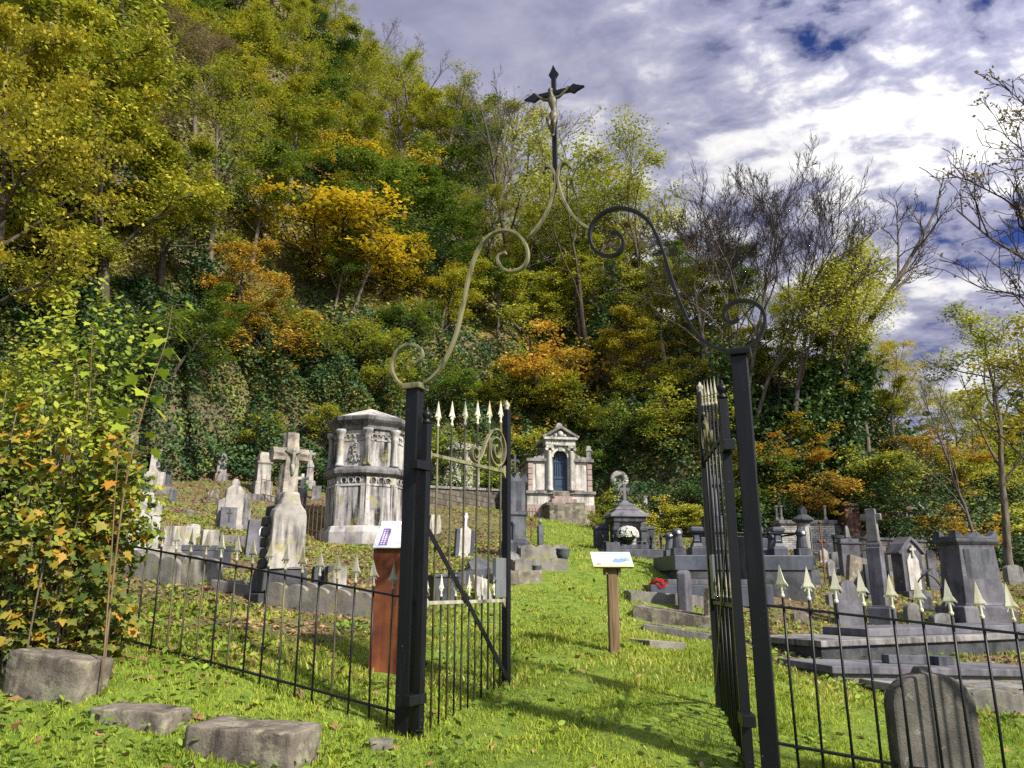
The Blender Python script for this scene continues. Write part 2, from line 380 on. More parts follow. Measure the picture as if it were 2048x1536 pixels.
def GY(px, Y, py=1100):              # ground under the column px at distance Y
    d = ray(px, py); x = d[0] / d[1] * Y
    for _ in range(6):
        z = Tz(x, Y); _, pyy = proj((x, Y, z)); d = ray(px, pyy); x = d[0] / d[1] * Y
    return np.array((x, Y, Tz(x, Y)))
def axis(a, b, n, pw):
    t = np.linspace(-1, 1, n); return (a + b) / 2 + (b - a) / 2 * np.sign(t) * np.abs(t) ** pw
gx = np.unique(np.concatenate([np.linspace(-16, 22, 190), -16 - np.geomspace(.4, 300, 60), 22 + np.geomspace(.4, 300, 60)]))
gy = np.unique(np.concatenate([np.linspace(-4, 34, 200), 34 + np.geomspace(.3, 300, 100), -4 - np.geomspace(.5, 250, 24)]))
X, Yg = np.meshgrid(gx, gy); Z = T(X, Yg)
_near = np.clip((30 - np.hypot(X, Yg)) / 8, 0, 1)
Z = Z + _near * 0.02 * (np.sin(X * 5.1 + np.sin(Yg * 3.3)) * np.sin(Yg * 4.3 + X))
nx_, ny_ = len(gx), len(gy)
vv = np.stack([X, Yg, Z], -1).reshape(-1, 3)
ii = np.arange(nx_ * ny_).reshape(ny_, nx_)
qd = np.stack([ii[:-1, :-1], ii[:-1, 1:], ii[1:, 1:], ii[1:, :-1]], -1).reshape(-1, 4)
me = bpy.data.meshes.new('ground'); me.vertices.add(len(vv)); me.vertices.foreach_set('co', vv.astype(np.float32).ravel())
me.loops.add(qd.size); me.loops.foreach_set('vertex_index', qd.astype(np.int32).ravel())
me.polygons.add(len(qd)); me.polygons.foreach_set('loop_start', np.arange(0, qd.size, 4, dtype=np.int32))
me.update(calc_edges=True); me.shade_smooth()
def lawnness(x, y):                  # 1 on the mown path and front lawn, 0 on the littered slopes
    pc = np.interp(y, [0, 5, 9, 16, 22, 32], [0.6, .55, .7, 1.6, 2.2, 2.3]); pw = np.interp(y, [0, 6, 10, 16, 32], [9, 4.5, 2.2, 1.6, 1.6])
    a = np.clip((pw - np.abs(x - pc)) / 1.0 + .5, 0, 1)
    b = np.clip((9.5 - y) / 2.5, 0, 1) * np.clip((x + 5.5) / 2, 0, 1)
    return np.maximum(a, b)
at = me.attributes.new('lawn', 'FLOAT', 'POINT')
at.data.foreach_set('value', lawnness(vv[:, 0], vv[:, 1]).astype(np.float32))
m, nt, o = newmat('earth_and_turf')
v = NN(nt, 'TexCoord').outputs['Object']
n1 = NOISE(nt, v, 0.9, 8, .65); n2 = NOISE(nt, v, 6, 8, .7); n3 = NOISE(nt, v, 38, 6, .7)
soil = RAMP(nt, n3, [(0.32, (0.035, 0.026, 0.017)), (0.52, (0.13, 0.10, 0.06)), (0.7, (0.26, 0.21, 0.13))])
turf = RAMP(nt, n2, [(0.3, (0.06, 0.10, 0.018)), (0.7, (0.20, 0.27, 0.04))])
lw = NN(nt, 'Attribute', _attribute_name='lawn').outputs['Fac']
f = RAMP(nt, MATH(nt, 'ADD', MATH(nt, 'ADD', MATH(nt, 'MULTIPLY', n1, .6), MATH(nt, 'MULTIPLY', n2, .4)), MATH(nt, 'MULTIPLY', lw, .28)), [(0.50, 0), (0.62, 1)])
finish(nt, o, MIX(nt, f, soil, turf), .95, MATH(nt, 'ADD', n3, n2), .7, .03, spec=.1)
me.materials.append(m)
tag(link('ground', me), 'grassy burial ground rising to a steep wooded hill', 'ground', kind='structure')
# ------------------------------------------------------------------ gateway: posts, scrolled overthrow, crucifix
gl0 = Pz(806, 1517, 0.0)                                   # foot of the post by the rusty sign
zcap = ztop(gl0[0], gl0[1], 776)
gr0 = Pz(1478, 709, zcap)                                  # cap of the other post
GD = Vector((gr0[0] - gl0[0], gr0[1] - gl0[1], 0)); OPEN = GD.length; GD.normalize()
GN = Vector((GD.y, -GD.x, 0))                              # towards the viewer
GA = math.atan2(GD.y, GD.x)
def GP(px, py, off=0.0):                                   # point of the gate's own plane
    d = ray(px, py); o = np.array(gl0) + np.array(GN) * off
    t = (np.dot(o - C0, GN)) / np.dot(d, GN); p = C0 + d * t; return Vector(p)
gate = thing('gateway', 'tall black iron gateway with scrolled overthrow carrying a crucifix', 'gateway', (gl0[0], gl0[1], 0), 0)
GI = Matrix.Translation(-Vector(gate.location))
def loc_(p): return Vector(p) - gate.location
PW = 0.125
for k, (q) in enumerate((gl0, gr0)):
    x, y = q[0], q[1]; zb = Tz(x, y) - 0.25
    Mx = GI @ tr(x, y, 0) @ rotm('Z', GA)
    post = MB().box(-PW / 2, PW / 2, -PW / 2, PW / 2, zb, zcap - .02, Mx).build('post', M['iron'], gate, 0.006)
    MB().sq([(PW / 2 + .03, zcap - .02), (PW / 2 + .034, zcap + .008), (PW / 2 + .034, zcap + .03), (PW / 2 - .02, zcap + .04)], Mx).build('cap', M['iron_olive'] if k == 0 else M['iron'], post, 0.004)
    rz = 2.55 if k == 0 else 2.5
def cp(c, sx=2.194, ox=740, oy=100): return [GP(ox + a / sx, oy + b / sx) for a, b in c]
def bar(pts, name, mat, th=0.026, dp=0.05):
    return MB().ribbon([loc_(p) for p in smoothpath(pts, 5)], th, dp, GN).build(name, mat, gate, 0.003)
LS = [(178, 1368), (205, 1373), (229, 1345), (222, 1312), (192, 1296), (150, 1299), (115, 1330), (97, 1375), (101, 1420), (128, 1460), (170, 1478), (217, 1472), (265, 1445), (310, 1395),
      (350, 1320), (380, 1240), (402, 1150), (417, 1080), (433, 1000), (457, 920), (492, 850), (540, 806), (592, 792), (640, 804), (675, 840), (692, 885), (688, 928), (662, 960), (620, 972), (585, 960), (563, 930), (567, 903), (598, 890)]
RS = [(1056, 806), (1085, 804), (1109, 830), (1111, 862), (1090, 893), (1048, 906), (1000, 891), (972, 855), (965, 805), (982, 757), (1020, 718), (1075, 697), (1130, 699), (1180, 718), (1225, 757), (1258, 815),
      (1288, 890), (1313, 970), (1338, 1050), (1370, 1130), (1405, 1205), (1450, 1265), (1500, 1300), (1555, 1319), (1618, 1316), (1675, 1294), (1713, 1252), (1732, 1200), (1727, 1152), (1698, 1117), (1650, 1101), (1602, 1105), (1567, 1131), (1553, 1165), (1566, 1190), (1594, 1195), (1618, 1177)]
LT = [(762, 540), (764, 520), (780, 513), (798, 520), (812, 545), (816, 565), (811, 607), (795, 665), (770, 725), (730, 785), (692, 826)]
RT = [(878, 518), (874, 502), (859, 494), (844, 499), (831, 520), (826, 548), (824, 572), (836, 620), (856, 670), (890, 725), (928, 764), (968, 787)]
bar(cp(LS), 'scroll', M['iron_olive']); bar(cp(RS), 'scroll', M['iron'], 0.026, 0.055)
bar(cp(LT), 'scroll', M['iron_olive'], 0.024, 0.05); bar(cp(RT), 'scroll', M['iron_olive'], 0.026, 0.055)
# the cross
cb, ct, cc = GP(1111, 352), GP(1106.5, 131), GP(1108, 187)
zb, zt, zcr = cb.z, ct.z, cc.z
arm = (GP(1169, 169.7) - GP(1048.6, 205.7)).length / 2
Mc = GI @ tr((cb.x + ct.x) / 2, (cb.y + ct.y) / 2, 0) @ rotm('Z', GA)
tb = MB(); bw = 0.045
tip = [(-.024, 0), (-.05, .045), (-.03, .075), (0, .15), (.03, .075), (.05, .045), (.024, 0)]
tb.box(-bw / 2, bw / 2, -.016, .016, zb - .05, zt - .13, Mc)
tb.prism([(a, zt - .15 + b) for a, b in tip], -.0155, .0155, Mc)
tb.box(-arm + .13, arm - .13, -.0175, .0175, zcr - bw / 2, zcr + bw / 2, Mc)
for s in (-1, 1): tb.prism([(s * (arm - .15 + b), zcr + a) for a, b in tip], -.0165, .0165, Mc)
cross = tb.build('cross', M['iron'], gate, 0.003)
# the small bronze figure, grown as one skin over its skeleton
def figure(parent):
    top = zcr; S = (GP(1103, 190).z - GP(1105, 270).z)
    s = S; J = [(0.015, 0, -.56 * s), (0.01, .01, -.38 * s), (.0, .0, -.22 * s), (-.005, .0, -.10 * s), (-.012, -.02, .02 * s), (-.016, -.028, .075 * s),   # pelvis..head
                (-.17 * s, 0, -.10 * s), (-.33 * s, .0, .03 * s), (-.40 * s, 0.0, .13 * s), (.16 * s, 0, -.09 * s), (.30 * s, 0, .03 * s), (.38 * s, .0, .14 * s),
                (-.05 * s, -.01, -.58 * s), (-.06 * s, -.05, -.78 * s), (-.005 * s, -.0, -1.0 * s), (.075 * s, -.01, -.58 * s), (.07 * s, -.06, -.78 * s), (.015 * s, -.005, -1.0 * s),
                (-.01 * s, -.04, -1.07 * s), (.012 * s, -.045, -1.07 * s)]
    # order: 0 pelvis 1 waist 2 chest 3 neck base 4 chin 5 crown
    E = [(0, 1), (1, 2), (2, 3), (3, 4), (4, 5), (3, 6), (6, 7), (7, 8), (3, 9), (9, 10), (10, 11), (0, 12), (12, 13), (13, 14), (14, 18), (0, 15), (15, 16), (16, 17), (17, 19)]
    rad = [.075, .062, .085, .045, .05, .045, .034, .026, .022, .034, .026, .022, .052, .040, .026, .052, .040, .026, .02, .02]
    me = bpy.data.meshes.new('crucified_figure'); me.from_pydata([(x, y - .045, z + top - .10 * s) for x, y, z in J], E, []); me.update()
    o = bpy.data.objects.new('crucified_figure', me); COL.objects.link(o); o.parent = parent; o.matrix_local = Mc
    md = o.modifiers.new('skin', 'SKIN'); sv = me.skin_vertices[0].data
    for i, r in enumerate(rad): sv[i].radius = (r * s * 1.05,) * 2
    sv[0].use_root = True
    o.modifiers.new('sub', 'SUBSURF').render_levels = 2
    me.materials.append(M['bronze'])
    return s, top
fs, ftop = figure(gate)
cloth = MB().lathe([(.070 * fs, -.86 * fs), (.10 * fs, -.80 * fs), (.095 * fs, -.72 * fs), (.088 * fs, -.62 * fs), (.078 * fs, -.58 * fs)], 12, Mc @ tr(.008, -.05, ftop + .02 * fs))
cloth.ball((-.10 * fs, -.06, ftop - .70 * fs), .055 * fs, 6, Mc, 1.5)
cloth.build('loincloth', M['bronze'], gate, 0, True)
MB().ball((-.014, -.066, ftop - .015 * fs), .058 * fs, 8, Mc, 1.25).build('head', M['bronze'], gate, 0, True)

# ------------------------------------------------------------------ spear-headed railings
M['iron_dull'] = iron('iron_with_dull_algae', (.015, .016, .014), (.10, .092, .045), .47, .76, .6)

def spear_mb(mb, M0, s=1.0):         # four-edged blade with two eyes, barbs and a collar; base at z = 0
    mb.lathe([(.013 * s, 0), (.019 * s, .008 * s), (.019 * s, .02 * s), (.012 * s, .028 * s), (.013 * s, .07 * s), (.016 * s, .085 * s)], 8, M0)
    mb.sq([(.016 * s, .08 * s), (.040 * s, .10 * s), (.036 * s, .115 * s), (.0315 * s, .125 * s), (.0008, .25 * s)], M0, 0.36)
    for k in (-1, 1):
        mb.prism([(k * .03 * s, .098 * s), (k * .058 * s, .085 * s), (k * .056 * s, .093 * s), (k * .034 * s, .128 * s)], -.008 * s, .008 * s, M0)
        mb.prism([(k * .012 * s, .083 * s), (k * .030 * s, .062 * s), (k * .034 * s, .066 * s), (k * .022 * s, .092 * s)], -.007 * s, .007 * s, M0)
    return mb
def eyes_mb(mb, M0, s=1.0):
    for k in (-1, 1):
        mb.add([(k * .02 * s + .0075 * s * math.cos(a), -.0165 * s, .121 * s + .0075 * s * math.sin(a)) for a in np.linspace(0, 2 * math.pi, 9)[:-1]], [tuple(range(8))] if k else [], M0)
    return mb
_sm = spear_mb(MB(), Matrix()).mesh('spearhead', M['silver']); _smo = spear_mb(MB(), Matrix()).mesh('spearhead', M['silver_old'])
def railing(root, p0, p1, n, zb, zt, zlow, zhigh, org, ang, first=0.5, mats=None, spear=True, r=0.0095, sm=None):
    """pickets between the plan points p0 and p1; zb/zt rail heights at both ends as pairs"""
    p0, p1 = Vector(p0), Vector(p1); L = (p1 - p0).length
    Mi = Matrix.Translation(-Vector(org))
    for nm, zz, w in (('rail', zb, .018), ('rail', zt, .018)):
        a = Vector((p0.x, p0.y, zz[0])); b = Vector((p1.x, p1.y, zz[1]))
        MB().ribbon([Mi @ a, Mi @ (a + (b - a) * .5), Mi @ b], .018, .038, GN if abs(ang - GA) < .3 else Vector((math.sin(ang), -math.cos(ang), 0))).build(nm, M['iron'], root, 0.002)
    for i in range(n):
        t = (i + first) / n; q = p0 + (p1 - p0) * t
        lo = zlow[0] + (zlow[1] - zlow[0]) * t; hi = zhigh[0] + (zhigh[1] - zhigh[0]) * t
        mt = mats(i) if mats else M['iron']
        jit = random.uniform(-.006, .006)
        o = MB().tube([(0, 0, lo - hi), (jit, 0, (lo - hi) * .5), (0, 0, 0)], r, 8).build('picket', mt, root, 0, True)
        o.location = Vector((q.x, q.y, hi)) - Vector(org); o.rotation_euler = (random.uniform(-.012, .012), random.uniform(-.012, .012), ang)
        if spear:
            s = link('spearhead', sm or _sm, o); s.scale = (.84, .84, random.uniform(.94, 1.03)); s.rotation_euler = (random.gauss(0, .03), random.gauss(0, .03), random.gauss(0, .12))
# fence left of the gateway
a0, a1 = GP(797, 1194), GP(226, 1085); b0, b1 = GP(787, 1424), GP(206, 1266)
e0 = Vector((gl0[0], gl0[1], 0)) - GD * (PW / 2); e1 = Vector((a1.x, a1.y, 0))
fl = thing('railing_fence', 'black iron railing with worn silver spearheads, in front of the truncated cross monument', 'fence', (e0.x, e0.y, 0))
tL = (e1 - e0).length; nL = 18
g0 = Tz(e0.x, e0.y)
railing(fl, e0, e1, nL, (b0.z, b1.z), (a0.z, a1.z), (b0.z - .26, b1.z - .27), (a0.z + .045, a1.z + .045), fl.location, GA, 0.5,
        lambda i: M['iron_dull'] if 8 <= i <= 13 and i % 2 else (M['iron_moss'] if i % 3 == 0 else M['iron']), sm=_smo)
e2 = e1 - GD * 2.6
fl2 = thing('railing_fence', 'upper stretch of black iron railing half buried in the leafy shrub', 'fence', (e1.x, e1.y, 0))
dz = .16
railing(fl2, e1 - GD * .05, e2, 14, (b1.z + dz, b1.z + dz + .5), (a1.z + dz, a1.z + dz + .5), (b1.z - .1, b1.z + .35), (a1.z + dz + .045, a1.z + dz + .545), fl2.location, GA, .5, sm=_smo)
# fence right of the gateway
a0, a1 = GP(1528, 1211), GP(2048, 1269); b0, b1 = GP(1546, 1486), GP(1830, 1537)
f0 = Vector((gr0[0], gr0[1], 0)) + GD * (PW / 2); tt = (Vector((a1.x, a1.y, 0)) - f0).length
sb = (b1.z - b0.z) / (Vector((b1.x - b0.x, b1.y - b0.y)).length); sa = (a1.z - a0.z) / (Vector((a1.x - a0.x, a1.y - a0.y)).length)
LR = 2.34; f1 = f0 + GD * LR
fr = thing('railing_fence', 'black iron railing with bright silver spearheads, in front of the round-topped headstone', 'fence', (f0.x, f0.y, 0))
railing(fr, f0, f1, 13, (b0.z, b0.z + sb * LR), (a0.z, a0.z + sa * LR), (b0.z - .3, b0.z + sb * LR - .3), (a0.z + .07, a0.z + sa * LR + .07), fr.location, GA, .62)

# ------------------------------------------------------------------ the two gate leaves
M['lockgrey'] = iron('grey_painted_steel', (.13, .14, .15), (.08, .085, .08), .55, .75)
def leaf(label, hinge, ang, L, zbot, zmid, ztopr, z1, z2, zpost_h, zpost_f, flip):
    """hinge at the leaf's origin, leaf along local +x; zpost = tops of hinge stile and meeting stile"""
    o = thing('gate_leaf', label, 'gate', (hinge[0], hinge[1], 0), ang)
    sw = .035
    hs = MB().box(-sw, sw, -sw, sw, zbot - .16, zpost_h).build('hinge_stile', M['iron'], o, .004)
    MB().lathe([(.026, 0), (.04, .012), (.04, .03), (.022, .04), (.03, .055), (.044, .08), (.042, .105), (.022, .125), (.012, .14), (.016, .15), (.004, .165)], 12, tr(0, 0, zpost_h)).build('finial', M['iron'], hs, 0, True)
    ms = MB().box(L - sw, L + sw, -sw, sw, zbot - .14, zpost_f).build('meeting_stile', M['iron'], o, .004)
    MB().lathe([(.022, 0), (.03, .01), (.02, .02), (.034, .045), (.034, .065), (.016, .085), (.01, .095), (.004, .11)], 12, tr(L, 0, zpost_f)).build('finial', M['silver_old'], ms, 0, True)
    for z, mt in ((zbot, M['iron']), (zmid, M['silver_old']), (ztopr, M['iron_olive'])):
        mb = MB().box(sw, L - sw, -.016, .016, z - .016, z + .016)
        for x, s in ((sw, 1), (L - sw, -1)):     # brackets in the corners
            mb.prism([(x, z - .07), (x + s * .02, z - .05), (x + s * .05, z - .017), (x + s * .05, z + .017), (x + s * .02, z + .05), (x, z + .07)], -.0145, .0145)
        mb.build('rail', mt if flip > 0 else M['iron'], o, .003)
    n = 6
    for i in range(n):
        x = sw + (L - 2 * sw) * (i + .62) / n; t = x / L; h = z1 + (z2 - z1) * t
        q = MB().tube([(0, 0, zbot - h - .1), (0, 0, ztopr - .6 - h), (0, 0, 0)], .0105, 8).build('bar', (M['iron_dull'] if i % 3 else M['iron_moss']) if flip > 0 else M['iron'], o, 0, True); q.location = (x, 0, h)
        s = link('spearhead', _sm if flip > 0 else _smo, q); s.scale = (.8, .8, 1.0)
        x2 = sw + (L - 2 * sw) * (i + .12) / n
        q = MB().tube([(0, 0, zbot - zmid - .16), (0, 0, 0)], .009, 8).build('short_bar', M['iron'], o, 0, True); q.location = (x2, 0, zmid + .05)
        s = link('spearhead', _sm if flip > 0 else _smo, q); s.scale = (.62, .62, .8)
    # diagonal brace on the far side
    MB().ribbon([(sw, -.03 * flip, zmid + .62), (L * .5, -.03 * flip, (zmid + .62 + zbot + .38) / 2), (L - sw, -.03 * flip, zbot + .36)], .05, .008, (0, 1, 0)).build('brace', M['iron'], o)
    MB().box(L - sw - .2, L - sw - .002, -.022, .022, zmid + .03, zmid + .42).box(L - sw - .26, L - sw - .2, -.05, -.035, zmid + .2, zmid + .22).build('lock_plate', M['lockgrey'], o, .004)
    # S scroll standing on the top rail next to the meeting stile
    c = []
    x0 = L - sw; w = L * .52; hz = ztopr
    for a in np.linspace(0, 1, 15):          # small volute
        an = R(-60 - 470 * (1 - a)); rr = .03 + .05 * a; c.append((x0 - w * .78 + rr * math.cos(an), 0, hz + .115 + rr * math.sin(an)))
    c += [(x0 - w * .62, 0, hz + .12), (x0 - w * .52, 0, hz + .26), (x0 - w * .36, 0, hz + .40), (x0 - w * .2, 0, hz + .43)]
    for a in np.linspace(0, 1, 24):          # large volute
        an = R(62 - 700 * a); rr = .20 - .165 * a; c.append((x0 - .2 * w - .03 + (rr * .92) * math.cos(an), 0, hz + .215 + rr * 1.02 * math.sin(an)))
    MB().ribbon(smoothpath(c, 3), .016, .045, (0, 1, 0)).build('scroll', M['iron_olive' if flip > 0 else 'iron_moss'], o, .002)
    # strap hinges that clasp the post
    for z in (ztopr - .12, zbot + .32):
        MB().box(-.18, .05, -.046, .046, z - .04, z + .04).build('hinge', M['iron'], hs, .004)
    return o
pl = Vector((gl0[0], gl0[1], 0)); pr = Vector((gr0[0], gr0[1], 0))
hl = pl + GD * .15 + GN * 0.03
aL = R(90) - math.atan((1936 - 1024) / FPX)
leaf('open gate leaf hinged on the post next to the rusty steel sign', hl, aL, 1.42, 0.16, 1.25, 2.56, 2.80, 3.10, 2.83, 3.24, 1)
hr = pr - GD * .15 + GN * .02
def _err(a): return abs(proj((hr.x + 1.42 * math.cos(a), hr.y + 1.42 * math.sin(a), .6))[0] - 1436)
aR = min(np.linspace(R(55), R(100), 181), key=_err)
leaf('open gate leaf seen edge-on, hinged on the post next to the wooden lectern', hr, aR, 1.42, 0.16, 1.25, 2.56, 2.80, 3.10, 2.83, 3.24, -1)
# ------------------------------------------------------------------ burial ground: builders
AVOID = []                                     # plan discs where no grass grows: x, y, r
def keep(p, r): AVOID.append((p[0], p[1], r))
def site(px, pyb, pyt, w):
    p = G(px, pyb); return p, ztop(p[0], p[1], pyt) - p[2], w * mpp(p)
SK = 0.12                                      # every stone stands this deep in the soil
def arc(cx, cz, r, a0, a1, n=12): return [(cx + r * math.cos(R(a0 + (a1 - a0) * i / n)), cz + r * math.sin(R(a0 + (a1 - a0) * i / n))) for i in range(n + 1)]
def profile(kind, w, h, z0=0.0):
    a = w / 2
    if kind == 'round': return [(-a, z0), (a, z0)] + arc(0, h - a, a, 0, 180, 16)
    if kind == 'low': s = h - a * .45; return [(-a, z0), (a, z0), (a, s)] + [(a * math.cos(t), s + a * .45 * math.sin(t)) for t in np.linspace(.15, math.pi - .15, 13)] + [(-a, s)]
    if kind == 'arch': s = h - a * .72; return [(-a, z0), (a, z0)] + [(a * math.cos(t), s + a * .72 * math.sin(t)) for t in np.linspace(0, math.pi, 21)]
    if kind == 'gable': return [(-a, z0), (a, z0), (a, h - a * .8), (0, h), (-a, h - a * .8)]
    if kind == 'hex': return [(-a, z0), (a, z0), (a, h - a * .5), (a * .45, h), (-a * .45, h), (-a, h - a * .5)]
    if kind == 'shoulder': return [(-a, z0), (a, z0), (a, h - a * .9), (a * .62, h - a * .9)] + arc(0, h - a * .62, a * .62, 0, 180, 12) + [(-a * .62, h - a * .9), (-a, h - a * .9)]
    if kind == 'ogee': return [(-a, z0), (a, z0), (a, h * .62), (a * .95, h * .70), (a * .6, h * .78), (a * .35, h * .86), (a * .3, h), (-a * .3, h), (-a * .35, h * .86), (-a * .6, h * .78), (-a * .95, h * .70), (-a, h * .62)]
    return [(-a, z0), (a, z0), (a, h), (-a, h)]
def cross_mb(h, w, t, z0=0.0, mb=None, M0=None, flare=0.0, zc=.68):
    mb = mb or MB(); b = t / 2; f = b + flare
    z = z0 + h * zc
    pts = [(-f, z0), (f, z0), (b, z0 + h * .12), (b, z - b), (w / 2 - flare, z - b), (w / 2, z - f), (w / 2, z + f), (w / 2 - flare, z + b), (b, z + b), (b, z0 + h - flare), (f, z0 + h), (-f, z0 + h), (-b, z0 + h - flare), (-b, z + b),
           (-w / 2 + flare, z + b), (-w / 2, z + f), (-w / 2, z - f), (-w / 2 + flare, z - b), (-b, z - b), (-b, z0 + h * .12)]
    return mb.prism(pts, -t * .4, t * .4, M0)
def text_mesh(name, body, size, mat, parent, M0, align='CENTER', ext=0.002):
    cu = bpy.data.curves.new(name, 'FONT'); cu.body = body; cu.size = size; cu.align_x = align; cu.extrude = ext; cu.resolution_u = 2
    o = bpy.data.objects.new(name, cu); COL.objects.link(o)
    me = bpy.data.meshes.new_from_object(o); bpy.data.objects.remove(o); me.name = name; me.materials.clear(); me.materials.append(mat)
    q = link(name, me, parent); q.matrix_local = M0; return q
def headstone(label, shape, px, pyb, pyt, w, rz, mat, dr=.28, plinth=.14, group=None, tilt=(0, 0), cap=None, name='headstone', pm=None, sink=SK, extra=None, cat='headstone', round_=.012):
    p, h, wm = site(px, pyb, pyt, w); o = thing(name, label, cat, (p[0], p[1], p[2]), R(rz), group, tilt); keep(p, wm * .6)
    d = max(wm * dr, .07); ph = h * plinth
    if plinth: MB().cbox(wm * 1.18, d * 1.7, -sink, ph, taper=.008).build('plinth', pm or mat, o, .012)
    MB().prism(profile(shape, wm, h, ph - (.002 if plinth else sink)), -d / 2, d / 2).build('slab', mat, o, round_)
    if extra: extra(o, wm, h, d, ph)
    return o
def pillar(label, px, pyb, pyt, w, rz, mat, prof, group=None, name='pedestal_monument', cat='monument', ratio=1.0, tilt=(0, 0), extra=None):
    """prof: list of parts (name, [(half width fraction, height fraction), ...])"""
    p, h, wm = site(px, pyb, pyt, w); o = thing(name, label, cat, tuple(p), R(rz), group, tilt); keep(p, wm * .6)
    for i, (nm, pr) in enumerate(prof):
        q = [(a * wm / 2, b * h) for a, b in pr]
        if i == 0: q = [(q[0][0], -SK)] + q
        MB().sq(q, None, ratio).build(nm, mat, o, .012)
    if extra: extra(o, wm, h)
    return o
def kerb_grave(label, corner_a, corner_b, width, h, wave=True, mat=None, group=None, fill=None, name='grave_kerb', t=.10, cat='grave', side=1):
    """corner_a, corner_b: foot pixels of the long side facing the viewer; the bed lies behind it"""
    a, b = Vector(G(*corner_a)), Vector(G(*corner_b)); d = Vector((b.x - a.x, b.y - a.y, 0)); L = d.length
    az = math.atan2(d.y, d.x); o = thing(name, label, cat, tuple(a), az, group); slope = (b.z - a.z) / L
    keep((a + b) / 2, L * .3); keep(a * .75 + b * .25, width * .4); keep(a * .25 + b * .75, width * .4)
    mt = mat or M['kerb']
    def side_(name, y):
        top = []
        n = max(2, int(L / .31)) if wave else 1
        for i in range(n * 8 + 1):
            x = L * i / (n * 8); u = (i % 8) / 8
            k = abs(math.sin(math.pi * (i / 8))) ** .6 * .22 * h if wave else 0
            top.append((x, slope * x + h * (.80 if wave else 1) + k))
        MB().prism([(L, slope * L - SK), (0, -SK)] + top, y, y + t).build(name, mt, o, .008)
    bz = Tz(*(Vector((a.x, a.y)) + Vector((-d.y, d.x)).normalized() * width)) - a.z
    side_('side_kerb', 0)
    n0 = len(o.children); side_('side_kerb', width - t)
    for x, nm in ((0, 'end_kerb'), (L - t, 'end_kerb')):
        MB().box(x - .003 if x == 0 else x + .003, x + t - .003 if x == 0 else x + t + .003, t, width - t, slope * x - SK, slope * x + h * .95).build(nm, mt, o, .008)
    if fill: MB().add([(t, t, h * .45), (L - t, t, slope * L + h * .45), (L - t, width - t, slope * L + h * .5), (t, width - t, h * .5)], [(0, 1, 2, 3)]).build('bed', fill, o)
    return o
m, nt, o = newmat('leafy_soil'); v, oi = objvec(nt); a = NOISE(nt, v, 22, 8, .7)
finish(nt, o, RAMP(nt, a, [(.35, (.05, .035, .022)), (.52, (.17, .125, .08)), (.66, (.32, .26, .17))]), .95, a, .8, .03, spec=.1); M['bed'] = m
GL, GRt = 'headstones on the slope beyond the left railing', 'headstones beyond the right railing'

